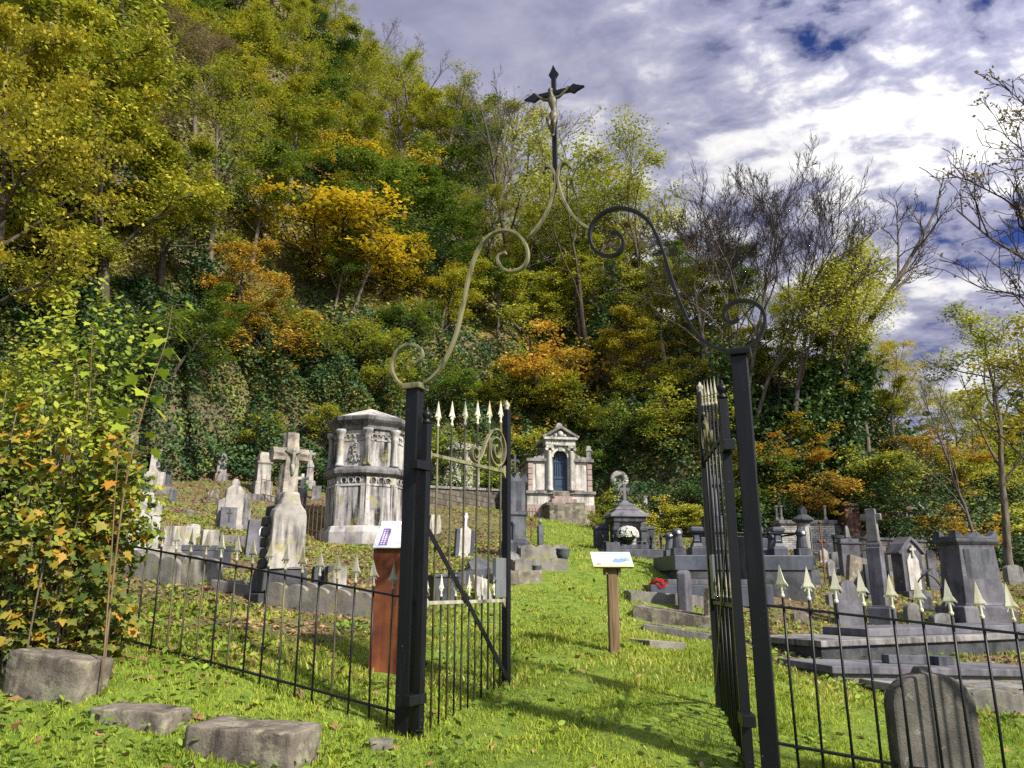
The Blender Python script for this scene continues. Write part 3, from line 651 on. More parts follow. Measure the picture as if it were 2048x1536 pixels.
# ------------------------------------------------------------------ octagonal mausoleum
def octagon():
    p = GY(725, 24.0); h = ztop(p[0], p[1], 826) - p[2]; r = 84 * mpp(p)
    p = np.array((p[0], p[1] + .3, p[2])); o = thing('octagonal_mausoleum', 'white two-tiered octagonal mausoleum streaked with black', 'mausoleum', tuple(p), R(-2)); keep(p, r * 1.5)
    def oc(prof): return MB().lathe([(a * r, b * h) for a, b in prof], 8, None, R(22.5) + R(-22.5 + 10))
    ph = R(10)
    oc([(1.12, -.06), (1.12, .10), (1.06, .14), (1.0, .145)]).build('plinth', M['octa'], o, .02)
    oc([(.985, .14), (.96, .50)]).build('lower_storey', M['octa'], o, .012)
    oc([(.98, .495), (1.07, .515), (1.07, .54), (1.0, .565), (.9, .57)]).build('cornice', M['sooty'], o, .012)
    oc([(.87, .565), (.87, .84)]).build('upper_storey', M['octa'], o, .012)
    rf = oc([(.93, .84), (.93, .865), (1.02, .89), (1.06, .905), (1.06, .93), (1.02, .94)]).build('entablature', M['sooty'], o, .01)
    oc([(1.02, .938), (.45, 1.00), (.03, 1.045)]).build('roof', M['white'], o, .01)
    for k in range(8):
        a = ph + R(45 * k); c = tr(.905 * r * math.cos(a), .905 * r * math.sin(a), 0) @ rotm('Z', a)
        MB().lathe([(.11 * r, .57 * h), (.12 * r, .578 * h), (.10 * r, .588 * h), (.085 * r, .60 * h), (.075 * r, .765 * h), (.085 * r, .77 * h), (.075 * r, .778 * h), (.10 * r, .81 * h), (.13 * r, .825 * h), (.13 * r, .842 * h)], 10, c).build('column', M['octa'], o, 0, True)
        # frieze of blind arches on both tiers, panels between corner pilasters
        am = a + R(22.5); ap = math.cos(R(22.5))
        Mf = rotm('Z', am - R(90)) ; hw = .96 * r * math.sin(R(22.5)) * .98
        mb = MB()
        for i in (-1, 0, 1):
            cx = i * hw * .5; rr = hw * .2
            pts = [(cx + rr * math.cos(t), -.0, .465 * h + rr * math.sin(t)) for t in np.linspace(-.9, math.pi + .9, 14)]
            mb.ribbon([(x, .97 * r * ap + .012, z) for x, _, z in pts], .03, .05, (0, 1, 0), Mf)
        mb.box(-hw, hw, .965 * r * ap - .02, .965 * r * ap + .03, .425 * h, .44 * h, Mf)
        for s in (-1, 1): mb.box(s * hw * .86 - hw * .13, s * hw * .86 + hw * .13, .965 * r * ap - .02, .965 * r * ap + .03, .147 * h, .424 * h, Mf)
        mb.build('arched_frieze', M['octa'], o, .006)
        dk = MB()
        for i in (-1, 0, 1):
            cx = i * hw * .5; rr = hw * .185
            dk.add([(cx + rr * math.cos(t), .965 * r * ap + .004, .465 * h + rr * math.sin(t)) for t in np.linspace(0, 2 * math.pi, 15)[:-1]], [tuple(range(14))], Mf)
        dk.build('arch_shade_disc', M['rough'], o)  # flat dark discs stand in for the shade inside the arches
        hu = .87 * r * math.sin(R(22.5)) * .9; mb = MB()
        for i in (-1.5, -.5, .5, 1.5):
            cx = i * hu * .42; rr = hu * .17
            pts = [(cx + rr * math.cos(t), .87 * r * ap + .012, .79 * h + rr * math.sin(t)) for t in np.linspace(-.4, math.pi + .4, 12)]
            mb.ribbon(pts, .03, .05, (0, 1, 0), Mf)
        mb.box(-hu * .8, hu * .8, .87 * r * ap - .02, .87 * r * ap + .022, .755 * h, .768 * h, Mf)
        mb.build('upper_frieze', M['octa'], o, .006)
    # carved coat of arms on the face towards the viewer
    am = R(-90) - R(22.5) + R(10); ap = math.cos(R(22.5)); Mf = rotm('Z', am - R(90)); y = .87 * r * ap
    mb = MB(); u = r * .1
    mb.prism([(-1.5 * u, .60 * h), (1.5 * u, .60 * h), (1.6 * u, .66 * h), (1.0 * u, .75 * h), (-1.0 * u, .75 * h), (-1.6 * u, .66 * h)], y - .01, y + .02, Mf)
    for i in range(22):
        t = random.uniform(0, 1); x = random.uniform(-1, 1) * u * (1.7 - t); z = h * (.60 + .15 * t)
        mb.tube(smoothpath([(x, y + .02, z), (x + random.uniform(-.5, .5) * u, y + .05, z + random.uniform(-.3, .7) * u), (x + random.uniform(-.8, .8) * u, y + .02, z + random.uniform(0, .8) * u)], 4), .02, 5, Mf)
    mb.build('coat_of_arms', M['octa'], o)
    b = G(672, 1110)
    s = thing('stone_plinth', 'long low stone steps at the foot of the octagonal mausoleum', 'steps', (p[0] - .2, p[1] - 2.15, p[2] - .3), R(4)); keep(s.location, 1.5)
    MB().box(-2.1, 1.0, -.55, .55, -.4, .12).build('lower_step', M['blue'], s, .015); MB().box(-1.95, .9, -.3, .5, .12, .32).build('upper_step', M['grey'], s, .015)
    return o
octagon()

# ------------------------------------------------------------------ truncated log cross monument
def rustic():
    p, h, w = site(556, 1204, 868, 78); rz = R(36)
    o = thing('rustic_cross_monument', 'tall stone log cross on a bottle-shaped pale memorial with a rough dark side', 'monument', tuple(p), rz); keep(p, .8)
    d = w * .75
    mb = MB(); mb.cbox(w * 1.42, d * 1.5, -SK, .05 * h); mb.build('footing', M['rough'], o, .02)
    MB().cbox(w * 1.2, d * 1.25, .05 * h, .185 * h, taper=.02).build('base_block', M['rough'], o, .03)
    zs = np.linspace(.185, .56, 7) * h
    for i in range(6):                       # rusticated courses behind the smooth face
        k = 1.0 if i < 5 else .82
        MB().cbox(w * .96 * k, d, zs[i] + .004, zs[i + 1] - .004, tr(random.uniform(-.008, .008), .03 + random.uniform(-.01, .01), 0), .01).build('course', M['rough'], o, .03)
    a = w * .46; zb = .185 * h
    bot = [(-a, zb), (a, zb), (a * .98, .49 * h), (a * .9, .525 * h), (a * .62, .56 * h), (a * .5, .60 * h), (a * .46, .635 * h)]
    pts = bot + [(-x, z) for x, z in bot[::-1][:-1]]
    MB().prism(pts, -d / 2 - .07, -d / 2 + .16).build('smooth_face', M['pale'], o, .04)
    def log(path, r0, r1, n=14):
        P_ = smoothpath(path, 6); m = len(P_); mb = MB(); vs = []
        mb.tube(P_, [r0 + (r1 - r0) * i / (m - 1) for i in range(m)], n)
        L = [(Vector(q)) for q in mb.v]
        for i, q in enumerate(L):
            k = i % n; ring = min(i // n, m - 1)
            c = P_[ring] if ring < m else P_[-1]
            f = 1 + (.11 if k % 2 else -.06) + .04 * math.sin(ring * 1.7 + k * 2.1)
            L[i] = c + (q - c) * f
        mb.v = [tuple(q) for q in L]; return mb
    r = w * .225; zc = .865 * h
    yc = -d * .12
    sh = log([(0, yc, .60 * h), (.0, yc, .72 * h), (.01, yc, zc), (0, yc, h)], r * 1.12, r * .80); sh.build('log_shaft', M['bark_stone'], o)
    log([(-w * .50, yc, zc - .01), (0, yc, zc), (w * .48, yc, zc + .005)], r * .86, r * .78).build('log_arm', M['bark_stone'], o)
    MB().lathe([(r * 1.35, .555 * h), (r * 1.3, .60 * h), (r * 1.15, .63 * h), (r * .9, .64 * h)], 12, tr(0, yc, 0)).build('log_foot', M['bark_stone'], o, 0, True)
    g = MB(); y = yc - r * 1.05      # weathered relief figure
    g.tube(smoothpath([(0, y, .80 * h), (.01, y - .02, .84 * h), (0, y - .02, .88 * h)], 4), [.03, .05, .035][0], 6)
    g.tube([(0, y, .80 * h), (.012, y - .015, .765 * h), (0, y, .735 * h)], [.035, .028, .02], 6)
    g.tube([(-.02, y, .865 * h), (-.12, y + .02, .885 * h)], .016, 5).tube([(.02, y, .865 * h), (.13, y + .02, .885 * h)], .016, 5).ball((0, y - .03, .885 * h), .03, 6)
    g.build('relief_figure', M['pale'], o, 0, True)
rustic()
kerb_grave('scalloped concrete kerb filled with leaves in front of the truncated cross monument', (528, 1212), (742, 1238), 1.0, .34, True, M['kerb'], None, M['bed'])

# ------------------------------------------------------------------ stones on the left slope
def two_tone_sides(o, w, h, d, ph): pass
def plq(o, w, h, d, ph):
    for s in (-1, 1): MB().prism([(s * w * .5, 0), (s * w * .86, 0), (s * w * .86, h * .62), (s * w * .5, h * .72)], -d * .4, d * .4).build('side_wing', M['grey'], o, .01)
    MB().box(-w * .75, w * .1, -d * 1.6, -d * .9, -.1, h * .48).build('small_tablet', M['violet'], o, .01)
    cross_mb(h * .3, w * .28, .03, h * .14, None).build('tablet_cross', M['ink'], o).location = (-w * .3, -d * 1.6, 0)
headstone('pale hexagon-topped headstone with darker side wings and a cross tablet', 'hex', 463, 1058, 972, 36, 32, M['pale'], .35, .1, GL, (0, 0), extra=plq)
def bulge(o, w, h, d, ph): MB().cbox(w * .55, d * .8, h - .03, h + .12, tr(-.03, 0, 0), .02).build('broken_top', M['lichen'], o, .015)
headstone('broad lichen-speckled headstone with a broken top', 'low', 280, 1127, 998, 58, 28, M['lichen'], .32, .22, GL, extra=bulge, round_=.03)
def oval(o, w, h, d, ph):
    mb = MB(); mb.add([(.11 * w * math.cos(a), -d / 2 - .005, h * .66 + .19 * w * math.sin(a)) for a in np.linspace(0, 2 * math.pi, 25)[:-1]], [tuple(range(23, -1, -1))]); f = mb.build('portrait_oval', M['panel'], o)
    mb = MB(); mb.add([(.065 * w * math.cos(a), -d / 2 - .008, h * .64 + .12 * w * math.sin(a)) for a in np.linspace(0, 2 * math.pi, 25)[:-1]], [tuple(range(23, -1, -1))]); mb.build('portrait', M['greyprint'], o)
headstone('dark slanted headstone with a white oval portrait', 'flat', 517, 1112, 1041, 54, 30, M['violet'], .3, 0, GL, (R(-5), R(3)), extra=oval)
pillar('slim grey obelisk headstone with a rounded top near the ivy', 440, 961, 906, 24, 30, M['grey'], [('base', [(1, 0), (1, .2), (.9, .23)]), ('shaft', [(.78, .23), (.72, .86), (.6, .94), (.3, 1)])], GL, 'obelisk', 'obelisk')
pillar('stepped pale pedestal with an arched head near the ivy', 522, 986, 905, 34, 32, M['pale'], [('base', [(1, 0), (1, .24), (.92, .27)]), ('die', [(.80, .27), (.76, .68), (.9, .72), (.9, .76)]), ('arched_head', [(.6, .76), (.58, .93), (.4, 1)])], GL)
pillar('tall pale truncated pillar on a broad block, farthest left by the ivy', 306, 968, 900, 30, 28, M['pale'], [('base', [(1.35, 0), (1.35, .3), (1.2, .33)]), ('shaft', [(.7, .33), (.62, .92), (.75, .94), (.7, 1)])], GL)
pillar('small dark cube pedestal beside the pale truncated pillar', 332, 968, 936, 17, 28, M['blue'], [('base', [(1.2, 0), (1.2, .2)]), ('die', [(.9, .2), (.9, .85), (1.0, .88), (1.0, 1)])], GL)
pillar('grey pointed stone peeping over the leafy shrub', 258, 965, 862, 24, 25, M['grey'], [('base', [(1.1, 0), (1.1, .2)]), ('shaft', [(.8, .2), (.62, .88), (.02, 1)])], GL, 'obelisk', 'obelisk')
def topcross(o, w, h): cross_mb(h * .36, w * 1.15, w * .26, h * .62, None).build('cross', M['white'], o, .01)
pillar('narrow grey stone topped by a small white cross', 600, 1030, 946, 22, 30, M['grey'], [('base', [(.9, 0), (.9, .5), (.8, .58), (.4, .63)])], GL, extra=topcross)
def topcross2(o, w, h): cross_mb(h * .28, w * .8, w * .22, h * .72, None).build('cross', M['pale'], o, .01)
pillar('slender stone spire with a cross finial beside the octagonal mausoleum', 617, 976, 901, 24, 25, M['pale'], [('base', [(1, 0), (1, .14), (.8, .18)]), ('shaft', [(.62, .18), (.5, .52), (.62, .54), (.55, .60), (.3, .74)])], GL, extra=topcross2)
pillar('long low block stone with a dark end behind the left railing', 356, 1106, 1053, 66, 30, M['pale'], [('base', [(1.0, 0), (1.0, .25)]), ('block', [(.92, .25), (.88, 1)])], GL, 'block_stone', 'headstone', .45)
pillar('squat pale block stone between two longer blocks', 417, 1104, 1060, 36, 34, M['pale'], [('base', [(1.1, 0), (1.1, .2)]), ('block', [(.92, .2), (.86, 1)])], GL, 'block_stone', 'headstone', .6)
pillar('low dark tomb chest with a pale lid behind the left railing', 412, 1132, 1091, 96, 22, M['blue'], [('chest', [(.96, 0), (.96, .72)]), ('lid', [(1.02, .72), (1.0, 1)])], GL, 'tomb_chest', 'tomb', .35)
pillar('small dark block below the portrait headstone', 640, 1196, 1133, 36, 30, M['blue'], [('block', [(1, 0), (1, .85), (.9, 1)])], GL, 'block_stone', 'headstone', .6)
pillar('pale block stone beside the rusty steel sign', 668, 1200, 1132, 40, 32, M['pale'], [('block', [(1, 0), (1, .9), (.92, 1)])], GL, 'block_stone', 'headstone', .6)
kerb_grave('scalloped kerb in front of the lichen-speckled headstone', (246, 1150), (352, 1172), 1.1, .42, True, M['kerb'], None, M['bed'])
kerb_grave('low straight kerb around bare earth between railing and headstones', (420, 1180), (520, 1196), 1.3, .16, False, M['kerb'], None, M['bed'])
kerb_grave('flat kerb with leaf litter at the foot of the hexagon-topped headstone', (440, 1085), (545, 1092), 1.5, .16, False, M['grey'], None, M['bed'])
kerb_grave('low kerb edging the grave of the pale truncated pillar', (268, 985), (350, 988), 1.2, .22, False, M['grey'], None, M['bed'])
kerb_grave('grey kerb by the stepped pale pedestal', (488, 998), (560, 1004), 1.2, .2, False, M['grey'], None, M['bed'])
def iron_cross(label, px, pyb, pyt, tilt, mat, wd=.42, ring=True, base=True, rz=20):
    p, h, _ = site(px, pyb, pyt, 10); o = thing('iron_cross', label, 'grave cross', tuple(p), R(rz), 'iron crosses among the graves', (0, R(tilt)))
    if base: MB().sq([(.16, -SK), (.16, .1), (.1, .16)]).build('base', M['brown'], o, .01)
    mb = MB(); mb.box(-.022, .022, -.012, .012, -.1, h); z = h * .70; wx = h * wd
    mb.box(-wx / 2, wx / 2, -.0135, .0135, z - .022, z + .022)
    for c in ((0, h), (-wx / 2, z), (wx / 2, z)): mb.ball((c[0], 0, c[1]), .05, 6)
    m_ = mb.build('cross', mat, o)
    if ring:
        MB().ribbon([(wx * .3 * math.cos(a), 0, z + wx * .3 * math.sin(a)) for a in np.linspace(0, 2 * math.pi, 21)], .02, .02, (0, 1, 0)).build('ring', mat, o)
iron_cross('rusted ringed iron cross leaning on the littered slope', 376, 1030, 948, 16, M['rust'])
iron_cross('thin rust-streaked iron cross leaning behind the ringed one', 409, 1012, 940, 17, M['rust'], .25, False, False)
def small_rail(label, pa, pb, n, h, group='rusty grave railings'):
    a, b = Vector(G(*pa)), Vector(G(*pb)); o = thing('grave_railing', label, 'railing', tuple(a), 0, group); d = b - a
    for k, zz in enumerate((.25 * h, .8 * h)): MB().tube([(0, 0, zz), (d.x, d.y, d.z + zz)], .014, 5).build('rail', M['rust'], o)
    for i in range(n + 1):
        q = d * (i / n); x = MB().tube([(0, 0, -.1), (0, 0, h)], [.013, .011], 5).build('bar', M['rust'], o); x.location = q
small_rail('rusted railing between log cross and octagonal mausoleum', (575, 1066), (640, 1088), 9, 1.1)
small_rail('rusted railing against the right flank of the octagonal mausoleum', (776, 1078), (832, 1062), 9, 1.0)
small_rail('short rusted railing behind the log cross', (520, 1000), (560, 1010), 4, .9)
# ------------------------------------------------------------------ seen through the open leaf
def pale_tomb():
    p, h, w = site(908, 1002, 888, 108); o = thing('temple_tomb', 'pale temple tomb seen through the bars of the open gate leaf', 'mausoleum', tuple(p), R(8)); keep(p, w * .6)
    MB().cbox(w, w * .5, -SK, .14 * h).build('plinth', M['grey'], o, .02)
    MB().cbox(w * .78, w * .3, .14 * h, .86 * h).build('wall', M['white'], o, .01)
    for x in (-.42, -.2, .2, .42): MB().lathe([(.045 * w, .14 * h), (.04 * w, .18 * h), (.032 * w, .8 * h), (.05 * w, .86 * h)], 10, tr(x * w, -w * .2, 0)).build('column', M['pale'], o, 0, True)
    MB().cbox(w * 1.0, w * .52, .86 * h, .92 * h).build('entablature', M['pale'], o, .01)
    MB().prism([(-w * .5, .92 * h), (w * .5, .92 * h), (0, 1.02 * h)], -w * .25, w * .25).build('pediment', M['pale'], o, .01)
pale_tomb()
def rubble_wall(label, pa, pb, h, th, mat, cap=None, name='retaining_wall'):
    a, b = Vector(G(*pa)), Vector(G(*pb)); d = Vector((b.x - a.x, b.y - a.y, 0)); L = d.length; o = thing(name, label, 'wall', tuple(a), math.atan2(d.y, d.x)); sl = b.z - a.z
    MB().add([(0, 0, -.3), (L, 0, sl - .3), (L, th, sl - .3), (0, th, -.3), (0, 0, h), (L, 0, sl + h), (L, th, sl + h), (0, th, h)], [(3, 2, 1, 0), (4, 5, 6, 7), (0, 1, 5, 4), (1, 2, 6, 5), (2, 3, 7, 6), (3, 0, 4, 7)]).build('wall_face', mat, o, .02)
    if cap: MB().add([(-.04, -.06, h), (L + .04, -.06, sl + h), (L + .04, th + .04, sl + h), (-.04, th + .04, h), (-.04, -.06, h + .1), (L + .04, -.06, sl + h + .1), (L + .04, th + .04, sl + h + .1), (-.04, th + .04, h + .1)], [(3, 2, 1, 0), (4, 5, 6, 7), (0, 1, 5, 4), (1, 2, 6, 5), (2, 3, 7, 6), (3, 0, 4, 7)]).build('coping', cap, o, .015)
    return o
def masonry(name, c1, c2, mortar, bw, bh, sq_=.5):
    m, nt, o = newmat(name); v, oi = objvec(nt, 0.0); b = NN(nt, 'Mapping', Vector=v, Rotation=(R(90), 0, 0)).outputs[0]
    n = NOISE(nt, v, 3, 8, .65)
    bt = NN(nt, 'TexBrick', Vector=b, Color1=(*c1, 1), Color2=(*c2, 1), Mortar=(*mortar, 1), Scale=1.0); bt.inputs['Mortar Size'].default_value = .014; bt.inputs['Brick Width'].default_value = bw; bt.inputs['Row Height'].default_value = bh
    c = MIX(nt, RAMP(nt, n, [(.42, 0), (.66, .85)]), bt.outputs[0], tuple(x * .3 for x in c2))
    finish(nt, o, c, .9, MATH(nt, 'ADD', MATH(nt, 'MULTIPLY', bt.outputs[1], -.8), NOISE(nt, v, 30, 6, .7)), .5, .015, spec=.2); return m
M['rubble'] = masonry('rubble_masonry', (.17, .145, .12), (.10, .09, .075), (.04, .035, .03), .5, .22)
M['whitebrick'] = masonry('whitewashed_brick', (.50, .49, .46), (.40, .39, .37), (.22, .21, .20), .24, .075)
M['redbrick'] = masonry('old_red_brick', (.26, .13, .09), (.18, .10, .08), (.22, .2, .17), .22, .07)
rubble_wall('dark mossy retaining wall seen through the open gate leaf', (858, 1018), (1052, 1018), .75, .4, M['rubble'], M['grey'])
def gcap(o, w, h):
    MB().prism([(-w * .62, .80 * h), (w * .62, .80 * h), (w * .62, .84 * h), (w * .5, .90 * h), (w * .2, .84 * h), (0, .92 * h), (-w * .2, .84 * h), (-w * .5, .90 * h), (-w * .62, .84 * h)], -w * .4, w * .4).build('acroteria_cap', M['blue'], o, .012)
    cross_mb(h * .22, w * .5, w * .13, .90 * h).build('cross', M['blue'], o, .008)
    MB().lathe([(.12 * w, 0), (.14 * w, .03 * h), (.09 * w, .05 * h), (.08 * w, .33 * h), (.12 * w, .36 * h)], 10, tr(-.3 * w, -.55 * w, 0)).build('colonnette', M['darkblue'], o, 0, True)
pillar('tall dark pedestal with horned cap and cross beside the meeting stile', 1030, 1112, 930, 36, 22, M['blue'], [('base', [(1.3, 0), (1.3, .14), (1.1, .17)]), ('lower_die', [(1.0, .17), (.95, .42), (1.15, .44), (1.15, .47)]), ('upper_die', [(.92, .47), (.9, .80)])], None, extra=gcap)
def wings(o, w, h, d, ph):
    for s in (-1, 1): MB().box(s * w * .5 - (w * .32 if s < 0 else 0), s * w * .5 + (w * .32 if s > 0 else 0), -d * .6, d * .6, -.1, h * .86).build('side_wing', M['darkblue'], o, .01)
    cross_mb(h * .42, w * .34, .06, h * .98).build('cross', M['greyprint'], o, .006)
headstone('pentagonal pale headstone with dark side wings and a slim cross, seen through the gate leaf', 'gable', 927, 1113, 1050, 24, 24, M['white'], .4, .08, None, (0, R(3)), extra=wings)
headstone('small blue-grey headstone standing alone on the grass near the path', 'gable', 1081, 1095, 1048, 12, 30, M['blue'], .6, .1, GL, extra=lambda o, w, h, d, ph: MB().ball((0, 0, h + .06), .06, 8).build('finial', M['grey'], o, 0, True))
kerb_grave('scalloped stone kerb nearest the small blue-grey headstone', (1042, 1118), (1136, 1116), 1.1, .3, True, M['kerb'], 'scalloped kerbs by the path', None)
kerb_grave('scalloped stone kerb carrying a dark urn at its corner', (1030, 1142), (1137, 1141), 1.0, .24, True, M['kerb'], 'scalloped kerbs by the path', None)
kerb_grave('mossy low kerb overgrown with grass beside the path', (1000, 1172), (1084, 1166), .9, .24, False, M['brown'], None, M['bed'])
kerb_grave('dark kerb with dry stems behind the lower bars of the gate leaf', (868, 1176), (985, 1160), 1.4, .22, False, M['blue'], None, M['bed'])
def urn(label, px, pyb, pyt, mat, group='dark stone urns'):
    p, h, _ = site(px, pyb, pyt, 10); o = thing('urn', label, 'urn', tuple(p), 0, group)
    MB().sq([(.26 * h, -.05), (.26 * h, .10 * h)]).build('foot', mat, o, .008)
    MB().lathe([(.2 * h, .10 * h), (.1 * h, .18 * h), (.1 * h, .26 * h), (.26 * h, .45 * h), (.36 * h, .70 * h), (.34 * h, .86 * h), (.38 * h, .92 * h), (.36 * h, .97 * h), (.28 * h, .97 * h), (.2 * h, .9 * h)], 16).build('bowl', mat, o, 0, True)
urn('dark stone urn at the corner of a scalloped kerb by the path', 1126, 1135, 1096, M['blue'])
urn('small dark urn on the mossy kerb by the path', 1074, 1158, 1130, M['blue'])
pillar('tapering dark planter behind the lower bars of the gate leaf', 884, 1206, 1150, 54, 20, M['blue'], [('planter', [(.7, 0), (.95, .9), (1.05, .92), (1.05, 1)])], None, 'stone_planter', 'planter')
headstone('fallen triangular slab propped behind the gate leaf', 'gable', 966, 1140, 1100, 62, 30, M['blue'], .14, 0, None, (R(-48), R(8)), name='broken_slab', cat='slab')
headstone('pale broken slab leaning behind the gate leaf', 'flat', 968, 1200, 1146, 40, 42, M['pale'], .2, 0, None, (R(-32), R(14)), name='broken_slab', cat='slab')
headstone('grey broken slab lying against the dark pedestal', 'flat', 1030, 1120, 1098, 40, 30, M['grey'], .2, 0, None, (R(-50), R(20)), name='broken_slab', cat='slab')
pillar('pale chunk of masonry behind the top of the gate hinge', 868, 1066, 1030, 24, 25, M['pale'], [('block', [(1, 0), (1, .6), (.8, 1)])], None, 'masonry_block', 'block', .7)
iron_cross('ornate rusted iron cross near the mausoleum steps', 1062, 1088, 1038, 2, M['rust'], .6, True, False)
small_rail('low rusted railing below the mausoleum plinth', (1046, 1052), (1078, 1052), 5, .6)
# ------------------------------------------------------------------ central mausoleum
def mausoleum():
    p = GY(1123, 32.0); h = ztop(p[0], p[1], 850) - p[2]; w = 140 * mpp(p); p = np.array((p[0], p[1], p[2]))
    o = thing('mausoleum', 'small classical mausoleum with a navy arched door and pediment', 'mausoleum', tuple(p), R(9)); keep(p, w * .5); D = w * .8
    f = lambda py: (1045 - py) / 195.0 * h           # photo row to height
    g = lambda px: (px - 1122) / 140.0 * w
    MB().box(-w / 2, w / 2, 0, D, -.5, f(1011)).build('base', M['pink'], o, .02)
    MB().box(-w * .495, w * .495, .05, D - .05, f(1011), f(990)).build('podium', M['white'], o, .01)
    MB().box(-w * .515, w * .515, -.05, D, f(990), f(984)).build('string_course', M['grey'], o, .015)
    y0 = .12
    # front wall with an arched opening
    xs, ax, za = w * .46, g(1138) , f(916)
    wall = [(-xs, f(984)), (-ax, f(984)), (-ax, za)] + [(ax * math.cos(t), za + ax * math.sin(t)) for t in np.linspace(math.pi, 0, 17)[1:-1]] + [(ax, za), (ax, f(984)), (xs, f(984)), (xs, f(925)), (-xs, f(925))]
    cw = g(1152)
    for s in (-1, 1): MB().box(min(s * cw * .92, s * xs), max(s * cw * .92, s * xs), y0, D - .1, f(984), f(925)).build('wing_wall', M['white'], o, .01)
    cen = [(-cw, f(984)), (-ax, f(984)), (-ax, za)] + [(ax * math.cos(t), za + ax * math.sin(t)) for t in np.linspace(math.pi, 0, 17)[1:-1]] + [(ax, za), (ax, f(984)), (cw, f(984)), (cw, f(893)), (-cw, f(893))]
    MB().prism(cen, .05, .45).build('portal_wall', M['white'], o)
    MB().box(-cw * .98, cw * .98, .452, D - .12, f(984), f(893)).build('rear_block', M['grey'], o)
    MB().ribbon([(ax * 1.06 * math.cos(t), .04, za + ax * 1.06 * math.sin(t)) for t in np.linspace(math.pi, 0, 21)], .10, .06, (0, 1, 0)).build('archivolt', M['white'], o)
    MB().prism([(-.06, f(904)), (.06, f(904)), (.09, f(893)), (-.09, f(893))], -.02, .06).build('keystone', M['white'], o, .006)
    dr = MB().prism([(-ax, f(984)), (ax, f(984)), (ax, za)] + [(ax * math.cos(t), za + ax * math.sin(t)) for t in np.linspace(0, math.pi, 17)[1:-1]] + [(-ax, za)], .30, .36).build('door', M['navy'], o)
    fr = MB()
    for z0, z1 in ((f(982), f(976)), (f(958), f(953)), (f(925), f(922))): fr.box(-ax * .92, ax * .92, .27, .31, z0, z1)
    for x in (-ax * .9, ax * .9): fr.box(x - .04, x + .04, .268, .31, f(984), f(915))
    for x in np.linspace(-ax * .6, ax * .6, 5): fr.tube([(x, .28, f(953)), (x, .28, f(906))], .012, 5)
    fr.box(-ax * .62, ax * .62, .285, .31, f(973), f(960)); fr.build('door_frame', M['navy'], dr)
    for s in (-1, 1):
        x = s * g(1145); r = w * .038
        MB().lathe([(r * 1.35, f(984)), (r * 1.4, f(981)), (r * 1.1, f(978)), (r, f(974)), (r * .9, f(906)), (r * 1.05, f(904))], 16, tr(x, -.0, 0)).build('column', M['white'], o, 0, True)
        mb = MB(); mb.box(x - r * 1.4, x + r * 1.4, -r * 1.2, r * 1.2, f(898), f(893))
        for k in (-1, 1): mb.lathe([(.01, -r * 1.1), (r * .62, -r * 1.1), (r * .62, r * 1.1), (.01, r * 1.1)], 12, tr(x + k * r * 1.15, 0, f(900)) @ rotm('X', R(90)))
        mb.build('capital', M['white'], o)
        MB().box(*sorted((s * cw * 1.03, s * g(1172) )), .085, .16, f(982), f(930)).build('side_panel', M['panel'] if False else M['white'], o, .008)
        for i in range(5):                           # quoins at the outer edge
            z0, z1 = f(984) + (f(928) - f(984)) * i / 5, f(984) + (f(928) - f(984)) * (i + 1) / 5
            MB().box(*sorted((s * w * .405, s * w * .475)), .07, D * .6, z0 + .012, z1 - .012).build('quoin', M['pink'], o, .012)
        MB().box(*sorted((s * cw * .95, s * w * .50)), .0, D, f(925), f(919)).build('wing_cornice', M['grey'], o, .012)
        pts = [(s * cw, f(919)), (s * w * .40, f(919)), (s * w * .38, f(915)), (s * w * .30, f(913)), (s * w * .25, f(909)), (s * cw, f(905))]
        MB().prism(pts, .1, .4).build('scroll_wing', M['pale'], o, .01)
        MB().sq([(.13, f(919)), (.13, f(915)), (.09, f(913)), (.11, f(903)), (.15, f(900)), (.10, f(897)), (.08, f(890))], tr(s * w * .44, .25, 0)).build('corner_urn', M['grey'], o, .01) if s > 0 else None
    MB().box(-cw * 1.04, cw * 1.04, -.06, .5, f(893), f(881)).build('frieze', M['white'], o, .008)
    MB().box(-cw * 1.08, cw * 1.08, -.09, .5, f(893), f(890.5)).build('architrave', M['pale'], o, .006)
    text_mesh('inscription', 'FAMILLE', .19, M['ink'], o, tr(-cw * .12, -.062, f(888.2)) @ rotm('X', R(90)))
    MB().box(-cw * 1.18, cw * 1.18, -.16, D - .2, f(881), f(876)).build('cornice', M['white'], o, .01)
    MB().prism([(-cw * 1.2, f(876)), (cw * 1.2, f(876)), (0, f(856))], .0, D - .2).build('pediment', M['pale'], o, .008)
    for s in (-1, 1): MB().ribbon([(s * cw * 1.26, .2, f(876.5)), (s * cw * .63, .2, f(865.7)), (0, .2, f(855))], .10, .76, (0, 1, 0)).build('raking_cornice', M['grey'], o, .008)
    MB().ball((0, -.02, f(869)), .14, 8).ball((-.2, -.01, f(872)), .09, 6).ball((.2, -.01, f(872)), .09, 6).build('tympanum_relief', M['white'], o, 0, True)
    MB().sq([(.2, f(858)), (.2, f(853)), (.14, f(852)), (.12, f(847)), (.02, f(843))], tr(0, .25, 0)).build('acroterion', M['grey'], o, .01)
    st = MB()
    MB().box(g(1104), g(1140), -.06, .29, f(996), f(985) ).build('door_step', M['brown'], o, .01)
    for i, (z0, z1, k) in enumerate(((1045, 1017, 1.25), (1017, 1011, 1.35), (1011, 1003, .9), (1003, 996.5, .62))):
        MB().box(-g(1152) * k * .98, g(1150) * k * .98, -1.25 + .28 * i, -.002 * (i + 1), f(z0) - (.5 if i == 0 else 0), f(z1)).build('entrance_step', M['brown'] if i < 2 else M['pink'], o, .015)
    return o
mausoleum()
